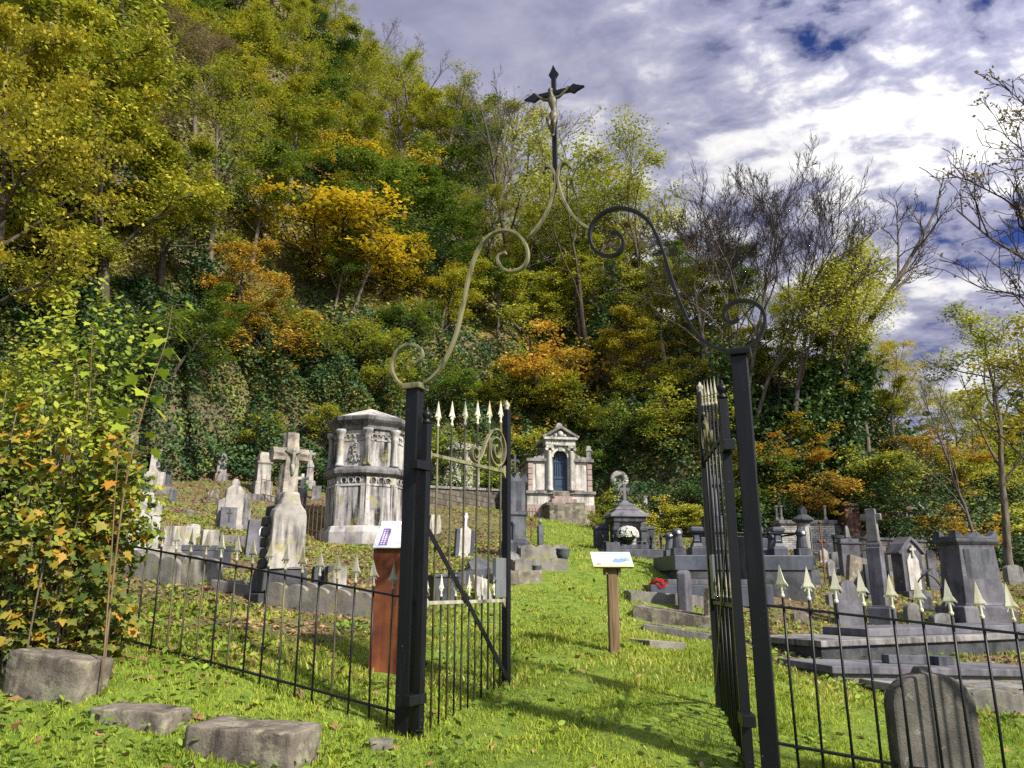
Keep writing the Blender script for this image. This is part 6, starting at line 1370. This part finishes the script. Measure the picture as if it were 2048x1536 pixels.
for px, pb, pt, key, lf, lb, wd in ((420, 520, 150, 'airy1', 'olive', 'pale-stemmed airy tree right of the big maple', 1.2), (500, 560, 290, 'tall1', 'green', 'tall green tree between big maple and golden shrub', 1.3), (560, 470, 170, 'tall2', 'yellowgreen', 'tall yellow-green tree high above the golden shrub', 1.3), (640, 470, 250, 'maple1', 'dark', 'dark green tree left of the glowing yellow tree', 1.1),
        (470, 690, 480, 'maple2', 'orange', 'rust-orange tree low on the slope left of the golden shrub', 1.2), (330, 770, 560, 'maple3', 'green', 'green maple under the big multicoloured maple', 1.3), (545, 740, 600, 'bush2', 'orange', 'orange bush below the golden shrub', 1.4), (850, 560, 330, 'tall3', 'green', 'tall green tree right of the glowing yellow tree', 1.2), (905, 650, 420, 'tall1', 'green', 'green tree crowned behind the left upper scroll', 1.2),
        (985, 610, 380, 'airy3', 'yellowgreen', 'yellow-green airy tree behind the left arm of the overthrow', 1.3), (1185, 660, 450, 'maple1', 'yellowgreen', 'bright yellow-green tree inside the right upper scroll', 1.2), (1265, 700, 480, 'maple3', 'yellowgreen', 'bright yellow-green tree right of the right upper scroll', 1.3), (1330, 730, 510, 'tall2', 'olive', 'olive tree in the bend of the right scroll bar', 1.4),
        (1405, 770, 520, 'maple2', 'olive', 'olive tree left of the bare ash', 1.2), (1240, 800, 640, 'maple1', 'ochre', 'ochre tree between mausoleum and right gate leaf', 1.4), (1420, 830, 650, 'maple3', 'ochre', 'ochre tree behind the top of the right gate post', 1.3), (1600, 850, 680, 'maple1', 'olive', 'broad olive tree below the ivy-clad leaning trees', 1.4), (1690, 870, 715, 'maple2', 'ochre', 'broad ochre tree right of the broad olive one', 1.4),
        (1545, 800, 660, 'maple3', 'olive', 'olive tree just right of the right scroll end', 1.3), (1760, 880, 760, 'maple1', 'olive', 'low olive tree at the right end of the slope', 1.4), (690, 330, 95, 'airy1', 'olive', 'thin olive tree on the crest under the free-standing bare one', 1.2), (800, 390, 130, 'airy3', 'olive', 'thin-leaved crest tree above the glowing yellow tree', 1.3), (895, 420, 160, 'airy2', 'yellowgreen', 'fine-leaved crest tree between two dark bare ones', 1.3), (1005, 450, 215, 'airy1', 'olive', 'feathery olive tree just left of the crucifix foot', 1.3), (1075, 480, 290, 'airy3', 'yellowgreen', 'feathery yellow-green tree behind the fork of the overthrow', 1.3), (250, 330, 90, 'maple2', 'brown', 'brownish half-bare tree above the big multicoloured maple', 1.4), (390, 280, 60, 'airy2', 'brown', 'brown airy tree high on the left crest', 1.5), (500, 260, 20, 'tall3', 'yellowgreen', 'yellow-green tree on the crest left of the bare ones', 1.5), (590, 280, 60, 'airy1', 'yellowgreen', 'fine yellow-green tree on the crest beside the bare ones', 1.4)):
    on_hill(key, px, pb, pt, lb, leaf=lf, wide=wd); q_ = G(px, pb); spots.append((q_[0], q_[1], 2.0))
# ---- the wooded slope: individual trees and shrubs, copies of one another
ZONES = ((330, 'near the left frame edge'), (640, 'above the graves of the left slope'), (830, 'above the octagonal mausoleum'), (1050, 'behind the left scroll of the gateway'), (1250, 'above the classical mausoleum'), (1480, 'behind the right scroll of the gateway'), (1800, 'above the whitewashed brick tomb'), (9999, 'near the right frame edge'))
WORD = {'yellowgreen': 'yellow-green', 'green': 'mid-green', 'gold': 'golden', 'orange': 'orange-leaved', 'dark': 'dark green', 'olive': 'olive', 'brown': 'brownish', 'ochre': 'ochre'}
def free(x, y, d):
    return all((x - a) ** 2 + (y - b) ** 2 > (d * .5 + e * .5) ** 2 for a, b, e in spots)
rs = random.Random(21); tries = 0; made = 0
while tries < 40000 and made < 400:
    tries += 1; y = rs.uniform(16, 66); x = rs.uniform(-.80, .62) * y
    s = y - float(foot(x)); H_ = float(np.interp(x, _hx, _hy)); sr = H_ / HS
    if s < .6 or s > sr + 3: continue
    z = Tz(x, y); px, py = proj((x, y, z))
    if px < -160 or px > 2150: continue
    rel = s / sr; low = s < 6.5
    if (px < -40 or px > 2070) and rs.random() < .75: continue
    if s > sr + 1 and rs.random() < .6: continue
    d = 2.1 if low else 2.5
    if not free(x, y, d): continue
    spots.append((x, y, d))
    r = rs.random()
    if low:
        key = 'bush%d' % rs.randint(1, 3); H = rs.uniform(1.7, 3.6)
        lf = rs.choices(('dark', 'green', 'olive', 'yellowgreen', 'orange', 'ochre'), (4, 5, 4, 4, .5, .6) if px < 1450 else (2, 3, 4, 4, 1, 2.5))[0]
    elif rel > .82:
        if 560 < px < 1120 and r < .35: key, lf, H = 'bare%d' % rs.randint(1, 3), 'brown', rs.uniform(6, 9)
        else: key, lf, H = 'airy%d' % rs.randint(1, 3), rs.choice(('olive', 'brown', 'yellowgreen', 'olive')), rs.uniform(5.5, 8)
    else:
        H = rs.uniform(4.8, 8.5)
        if r < .34: key = 'maple%d' % rs.randint(1, 3)
        elif r < .68: key = 'tall%d' % rs.randint(1, 3)
        elif r < .80: key = 'airy%d' % rs.randint(1, 3)
        else: key, H = 'bush%d' % rs.randint(1, 3), rs.uniform(2.5, 4.5)
        wt = dict(green=5, dark=1.8, yellowgreen=6, olive=3.5, ochre=.6, orange=.3, gold=.5, brown=.4)
        if px > 1450: wt.update(ochre=4, olive=5, dark=.7, green=2.5)
        if px < 500 and rel > .5: wt.update(brown=2.5, olive=5)
        lf = rs.choices(list(wt), list(wt.values()))[0]
    if key.startswith('airy') and lf == 'dark': lf = 'olive'
    lv = 'at the slope foot' if low else ('on the crest' if rel > .82 else ('on the upper slope' if rel > .48 else 'on the middle slope'))
    zn = next(w for q, w in ZONES if px < q)
    nm = 'bush' if key.startswith('bush') else 'tree'
    form = {'mapl': 'broad', 'tall': 'tall', 'airy': 'airy', 'bush': 'dense', 'bare': 'bare'}[key[:4]]
    lb = ('bare twiggy tree ' if form == 'bare' else '%s %s %s ' % (form, WORD[lf], nm)) + lv + ' ' + zn
    tree(key, (x, y, z - .25), H, lb, leaf=lf, rz=rs.uniform(0, 6.28), group='trees and bushes of the wooded slope', wide=rs.uniform(1.05, 1.45), lean=(rs.gauss(-.04, .05), rs.gauss(0, .06)))
    made += 1
# ---- undergrowth and ivy that cover the slope
def cover(name, label, n, ymin, mats, size, seed, smin, smax, bump=1.0, dens=None):
    g = np.random.default_rng(seed); pts = []
    X_ = g.uniform(-.85, .68, n * 6); Y_ = g.uniform(ymin, 66, n * 6) ; Y_ = ymin + (Y_ - ymin) * g.uniform(.2, 1, n * 6); X_ = X_ * Y_
    s = Y_ - foot(X_); sr = np.interp(X_, _hx, _hy) / HS
    k = (s > smin) & (s < np.minimum(smax, sr + 6)); X_, Y_ = X_[k][:n], Y_[k][:n]
    b = np.sin(X_ * 1.3 + np.sin(Y_ * 1.1) * 1.5) * np.sin(Y_ * 1.7 + X_ * .6) + .6 * np.sin(X_ * 3.1 + 2) * np.sin(Y_ * 3.7)
    h = np.clip(.40 + .75 * b, .02, 1.9) * bump * g.uniform(.1, 1, len(X_)) ** .6
    Z_ = T(X_, Y_) + h * .75; c = np.stack([X_, Y_ - h * .7, Z_], 1)
    me = quick_mesh(name, leaves_np(c, size * g.uniform(.6, 1.4, len(X_)) * (1 + .012 * (Y_ - 20)), up=.2, rg=g, axis=np.array((0, -.6, .3))), 4, mats)
    return tag(link(name, me), label, None, None, 'stuff')
m, nt, o = newmat('ivy_and_brambles'); isl = NN(nt, 'NewGeometry').outputs['Random Per Island']; vv_ = NN(nt, 'TexCoord').outputs['Object']
n1 = NOISE(nt, vv_, .28, 5, .6); n2 = NOISE(nt, vv_, 1.3, 5, .65)
f = MATH(nt, 'ADD', MATH(nt, 'MULTIPLY', isl, .25), MATH(nt, 'MULTIPLY', n2, .75))
dk = RAMP(nt, f, [(.2, (.018, .042, .014)), (.5, (.045, .095, .03)), (.72, (.10, .165, .05)), (.9, (.22, .27, .10))])
ol = RAMP(nt, f, [(.2, (.08, .08, .018)), (.5, (.20, .19, .035)), (.75, (.37, .31, .06)), (.95, (.50, .33, .07))])
c = MIX(nt, RAMP(nt, n1, [(.43, 0), (.56, 1)]), dk, ol)
b = NN(nt, 'BsdfPrincipled', Roughness=.5); nt.links.new(c, b.inputs['Base Color']); b.inputs['Specular IOR Level'].default_value = .3
t = NN(nt, 'BsdfTranslucent', Color=c); mx = NN(nt, 'MixShader', Fac=.25); nt.links.new(b.outputs[0], mx.inputs[1]); nt.links.new(t.outputs[0], mx.inputs[2]); nt.links.new(mx.outputs[0], o.inputs[0]); LM['cover'] = m
LM['ivy'] = leafmat('ivy_leaves', [(.1, (.012, .032, .012)), (.45, (.032, .075, .025)), (.7, (.075, .13, .035)), (.92, (.19, .22, .06))], .2, .7, 0)
cover('undergrowth', 'ivy, brambles and scrub covering the wooded slope', 150000, 14, LM['cover'], .17, 5, 2.5, 60)
cover('ivy_curtain', 'dense ivy hanging over the foot of the slope behind the graves', 130000, 14, LM['ivy'], .13, 6, -.2, 7.5, 1.5)

for px, pb, pt, lx, lb in ((300, 925, 850, .55, 'pale dead trunk leaning out of the ivy on the left slope'), (835, 700, 590, .04, 'thin pale dead stem rising from scrub above the octagonal mausoleum'), (870, 705, 600, -.05, 'second thin dead stem beside the left scroll bar'), (1766, 850, 740, .05, 'broken grey trunk standing at the right end of the slope'), (700, 640, 520, .3, 'slanting bare trunk under the golden leaning shrub')):
    p = G(px, pb); h = ztop(p[0], p[1], pt) - p[2]; o = thing('dead_trunk', lb, 'dead tree', tuple(p), 0)
    pts = smoothpath([(0, 0, -.3), (h * lx * .4, 0, h * .4), (h * lx * .85, -.1, h * .8), (h * lx, -.1, h)], 4); MB().tube(pts, list(np.linspace(.11 if abs(lx) > .2 or px > 1700 else .035, .05 if abs(lx) > .2 or px > 1700 else .012, len(pts))), 7).tube([pts[8], pts[8] + Vector((-h * .12, 0, h * .2))], [.03, .012], 5).build('trunk', M['bark_pale'], o, 0, True)
# ------------------------------------------------------------------ leafy shrub and maple saplings at the left railing
MAPLE = np.array([(0, -.42, 0), (.10, -.30, .0), (.40, -.30, .03), (.30, -.08, .03), (.50, .12, .05), (.24, .12, .03), (.14, .26, .02), (0, .52, .0), (-.14, .26, .02), (-.24, .12, .03), (-.50, .12, .05), (-.30, -.08, .03), (-.40, -.30, .03), (-.10, -.30, 0)])
OVAL = np.array([(0, -.5, 0), (.22, -.25, .03), (.27, .05, .04), (.16, .32, .03), (0, .52, 0), (-.16, .32, .03), (-.27, .05, .04), (-.22, -.25, .03)])
def shrub():
    p = GY(70, 7.5); o = thing('leafy_shrub', 'tall leafy shrub turning yellow and orange, swallowing the end of the left railing', 'shrub', tuple(p), 0)
    g = np.random.default_rng(3); top = ztop(p[0], p[1], 690) - p[2]; m_ = mpp(p + np.array((0, 0, 1)))
    mb = MB(); anch = []
    for i in range(34):
        a = g.uniform(0, 6.28); r = g.uniform(.05, .55); b = Vector((r * math.cos(a) - .05, r * .6 * math.sin(a), -.1)); h = top * g.uniform(.45, 1.0)
        e = Vector((b.x * 1.5 + g.normal(0, .14), b.y * 1.4 + g.normal(0, .12), h)); md = (b + e) / 2 + Vector((g.normal(0, .08), g.normal(0, .08), 0))
        pts = smoothpath([b, md, e], 6); mb.tube(pts, list(np.linspace(.012, .004, len(pts))), 5)
        anch += [(q, k / len(pts)) for k, q in enumerate(pts) if k > 2]
    mb.build('stems', M['bark_pale'], o, 0, True)
    def lf(name, n, zlo, zhi, size, shape, mat, seed, sx=.62, sy=.38):
        g = np.random.default_rng(seed); z = g.uniform(zlo, zhi, n) * top; A = np.arccos(g.uniform(-1, 1, n)); ph = g.uniform(0, 6.28, n); rr = g.uniform(.35, 1, n) ** .5
        t = z / top; wd = np.interp(t, [0, .15, .45, .7, .9, 1.05], [.85, 1.0, 1.0, .9, .66, .2]) * (1 + .22 * np.sin(z * 5 + ph * 3) + .22 * np.sin(z * 2.3 - ph * 2 + 1) * t)
        z = z * (1 + .16 * t * np.sin(ph * 3 + 1.5 * rr) + g.normal(0, .03, n))
        c = np.stack([-.12 + rr * np.cos(ph) * sx * wd, rr * np.sin(ph) * sy * wd, z], 1)
        link(name, quick_mesh(name, leaves_np(c, size * g.uniform(.6, 1.25, n), shape, up=.3, rg=g, axis=np.array((.25, -.8, .2))), len(shape), mat), o)
    lf('upper_leaves', 5600, .36, 1.05, .07, OVAL, LM['shrub_top'], 4, .98, .55)
    lf('maple_leaves', 1300, .06, .70, .12, MAPLE, LM['shrub_mix'], 5, .86, .54)
    lf('lower_leaves', 3000, .0, .62, .10, MAPLE, LM['shrub_low'], 6, .90, .52)
    return o
LM['shrub_top'] = leafmat('fresh_yellow_green_leaves', [(.05, (.07, .12, .015)), (.4, (.19, .25, .025)), (.7, (.36, .37, .03)), (1, (.55, .43, .04))], .35, 1.6)
LM['shrub_mix'] = leafmat('autumn_maple_leaves', [(.1, (.08, .11, .014)), (.34, (.25, .22, .025)), (.54, (.42, .25, .03)), (.74, (.44, .14, .018)), (1, (.26, .06, .012))], .35, 2.2)
LM['shrub_low'] = leafmat('dark_shrub_leaves', [(.1, (.03, .06, .012)), (.45, (.08, .12, .02)), (.7, (.20, .20, .03)), (.92, (.40, .22, .03))], .3, 2.0)
LM['sapling'] = leafmat('bright_maple_leaves', [(.1, (.16, .27, .03)), (.5, (.30, .40, .035)), (.8, (.46, .46, .04)), (1, (.60, .42, .04))], .45, 1.5)
shrub()
def sapling(label, pts_px, Y, npair, size, leaf, seed, rad=.011):
    P0 = [Vector(P(a, b, Y)) for a, b in pts_px]; b0 = P0[0]; gz = Tz(b0.x, b0.y); b0 = Vector((b0.x, b0.y, gz)); o = thing('maple_sapling', label, 'sapling', tuple(b0), 0, 'saplings and shoots at the left railing')
    pts = smoothpath([Vector((0, 0, -.1))] + [q - b0 for q in P0[1:]], 6); n = len(pts)
    stm = MB().tube(pts, list(np.linspace(rad, .003, n)), 6)
    rd = random.Random(seed); cs = []; pet = stm
    for i in range(npair):
        t = .34 + .66 * i / (npair - 1); x = t * (n - 1); k = min(int(x), n - 2); q = pts[k].lerp(pts[k + 1], x - k)
        for s in (0, 1):
            a = i * 1.57 + s * 3.14 + rd.gauss(0, .3); L = size * (.75 - .35 * t) * rd.uniform(.8, 1.2); e = q + Vector((L * math.cos(a), L * math.sin(a), L * .25))
            pet.tube([q, (q + e) / 2 + Vector((0, 0, .01)), e], .0022, 4, None, False); cs.append((e + Vector((math.cos(a), math.sin(a), -.15)) * size * .25, size * rd.uniform(.7, 1.15) * (1.15 - .45 * t), a))
    stm.build('stem', M['timber'], o, 0, True)
    vs = []
    for c, s, a in cs:
        d = Vector((math.cos(a), math.sin(a), rd.uniform(-1.7, -.5))).normalized(); b = d.cross(Vector((0, 0, 1))).normalized(); nn = b.cross(d)
        b = (b + nn * rd.gauss(0, .35)).normalized(); nn = b.cross(d)
        for x, y, z in MAPLE: vs.append(tuple(c + (b * x + d * y + nn * (z * 1.2)) * s))
    link('leaves', quick_mesh('leaves', np.array(vs), len(MAPLE), LM[leaf]), o)
sapling('tall thin maple sapling with bright green lobed leaves against the dark ivy', [(215, 1290), (246, 1000), (292, 800), (330, 690), (345, 612)], 7.2, 13, .22, 'sapling', 1)
sapling('short maple shoot rising from the shrub, left of the tall sapling', [(120, 1000), (140, 830), (152, 745), (156, 690)], 7.3, 7, .15, 'sapling', 2, .007)
sapling('slender maple shoot with a yellow top between the other two', [(165, 1010), (176, 820), (182, 720), (186, 655)], 7.3, 8, .14, 'sapling', 3, .007)
sapling('low maple shoot with yellowing leaves at the shrub front', [(215, 1300), (222, 1120), (232, 960), (240, 880)], 6.9, 8, .17, 'shrub_mix', 4, .008)

# ------------------------------------------------------------------ grass, weeds, fallen leaves
def avoid_mask(x, y):
    k = np.ones(len(x), bool)
    for a, b, r in AVOID: k &= (x - a) ** 2 + (y - b) ** 2 > (r * .8) ** 2
    return k
def fnoise(x, y, s, seed):
    a = np.zeros_like(x); r = np.random.default_rng(seed)
    for i in range(7):
        an = r.uniform(0, 6.28); f = s * r.uniform(.6, 1.8); a += np.sin((x * np.cos(an) + y * np.sin(an)) * f + r.uniform(0, 6.28) + 1.2 * np.sin(y * f * .7 + i))
    return a / 7
def ground_pts(n, y0, y1, seed, pw=1.0):
    g = np.random.default_rng(seed); y = y0 + (y1 - y0) * g.uniform(0, 1, n) ** pw; x = g.uniform(-.74, .74, n) * (y + .6); return g, x, y
def blades(name, label, n, y0, y1, h, w, seed, mat, lawn_only=None, pw=1.0, thr=-.35, lean=.45):
    g, x, y = ground_pts(n, y0, y1, seed, pw); lw = lawnness(x, y); q = fnoise(x, y, 2.2, 5) + .5 * fnoise(x, y, 7, 6)
    k = avoid_mask(x, y) & (y < foot(x) + .5)
    k &= (q + (lw * 1.0 if lawn_only is None else lw * lawn_only) + g.uniform(-.3, .3, n)) > thr
    x, y, q, lw = x[k], y[k], q[k], lw[k]; m = len(x); z = T(x, y) - .01
    hh = h * g.uniform(.45, 1.25, m) * (1 + .55 * np.clip(q, -.6, 1.2)); ww = w * g.uniform(.7, 1.3, m); a = g.uniform(0, 6.28, m); la = g.uniform(0, 6.28, m); ll = lean * g.uniform(.2, 1.5, m) * hh
    bx, by = np.cos(a) * ww, np.sin(a) * ww; lx, ly = np.cos(la) * ll, np.sin(la) * ll
    v = np.stack([np.stack([x - bx, y - by, z], 1), np.stack([x + bx, y + by, z], 1), np.stack([x + bx * .7 + lx * .4, y + by * .7 + ly * .4, z + hh * .65], 1), np.stack([x + lx, y + ly, z + hh], 1)], 1)
    return tag(link(name, quick_mesh(name, v.reshape(-1, 3), 4, mat)), label, None, None, 'stuff')
GM = leafmat('grass_blades', [(.05, (.07, .12, .015)), (.35, (.20, .285, .03)), (.62, (.37, .43, .045)), (.95, (.58, .55, .13))], .35, .9, 0)
GD = leafmat('dry_slope_grass', [(.05, (.10, .14, .018)), (.35, (.25, .29, .035)), (.65, (.42, .40, .09)), (.95, (.58, .48, .20))], .3, .8, 0)
blades('grass', 'bright green grass of the front lawn and path', 250000, 2.6, 11, .045, .0040, 11, GM, None, 1.25, -.45)
blades('path_grass', 'mown grass along the rising path', 140000, 10, 33, .055, .008, 12, GM, 1.6, 1.2, .75)
blades('slope_grass', 'patchy yellow-green grass between the graves', 130000, 8, 34, .068, .009, 13, GD, .2, 1.1, -.05)
def litter(name, label, n, y0, y1, size, seed, mat, lw_max, shape=KITE, up=1.2, thr=-.5, dz=.02, pw=1.0, xmax=99):
    g, x, y = ground_pts(n, y0, y1, seed, pw); lw = lawnness(x, y); k = (g.uniform(0, 1, n) > lw * lw_max) & (fnoise(x, y, 1.6, seed) > thr) & (y < foot(x) + .8)
    k &= x < xmax
    if dz > .04: k &= avoid_mask(x, y)
    x, y = x[k], y[k]; c = np.stack([x, y, T(x, y) + dz * g.uniform(.3, 1.3, len(x))], 1)
    return tag(link(name, quick_mesh(name, leaves_np(c, size * g.uniform(.6, 1.4, len(x)), shape, up=up, rg=g), len(shape), mat)), label, None, None, 'stuff')
LM['fallen'] = leafmat('fallen_leaves', [(.05, (.07, .04, .02)), (.4, (.22, .13, .06)), (.7, (.40, .27, .12)), (1, (.55, .40, .14))], .1, 2, 0)
LM['weed'] = leafmat('weed_leaves', [(.05, (.05, .09, .014)), (.4, (.13, .21, .025)), (.75, (.27, .36, .04)), (1, (.45, .47, .08))], .3, 1.2, 0)
litter('fallen_leaves', 'fallen leaves scattered over the slopes', 55000, 4, 34, .075, 31, LM['fallen'], .975, pw=1.1)
litter('weeds', 'ground ivy and broad-leaved weeds in the turf', 52000, 3, 30, .075, 32, LM['weed'], .86, OVAL, 1.0, -.1, .06, 1.25)
litter('front_weeds', 'broad-leaved weeds in front of the left railing', 9000, 3.2, 8, .06, 33, LM['weed'], .5, OVAL, .9, -.1, .08, 1.0, -.2)
litter('fallen_leaves', 'brown fallen leaves among the weeds by the left railing', 3000, 4, 9, .09, 35, LM['fallen'], .75, KITE, 1.2, -.3, .02, 1.0, -.6)
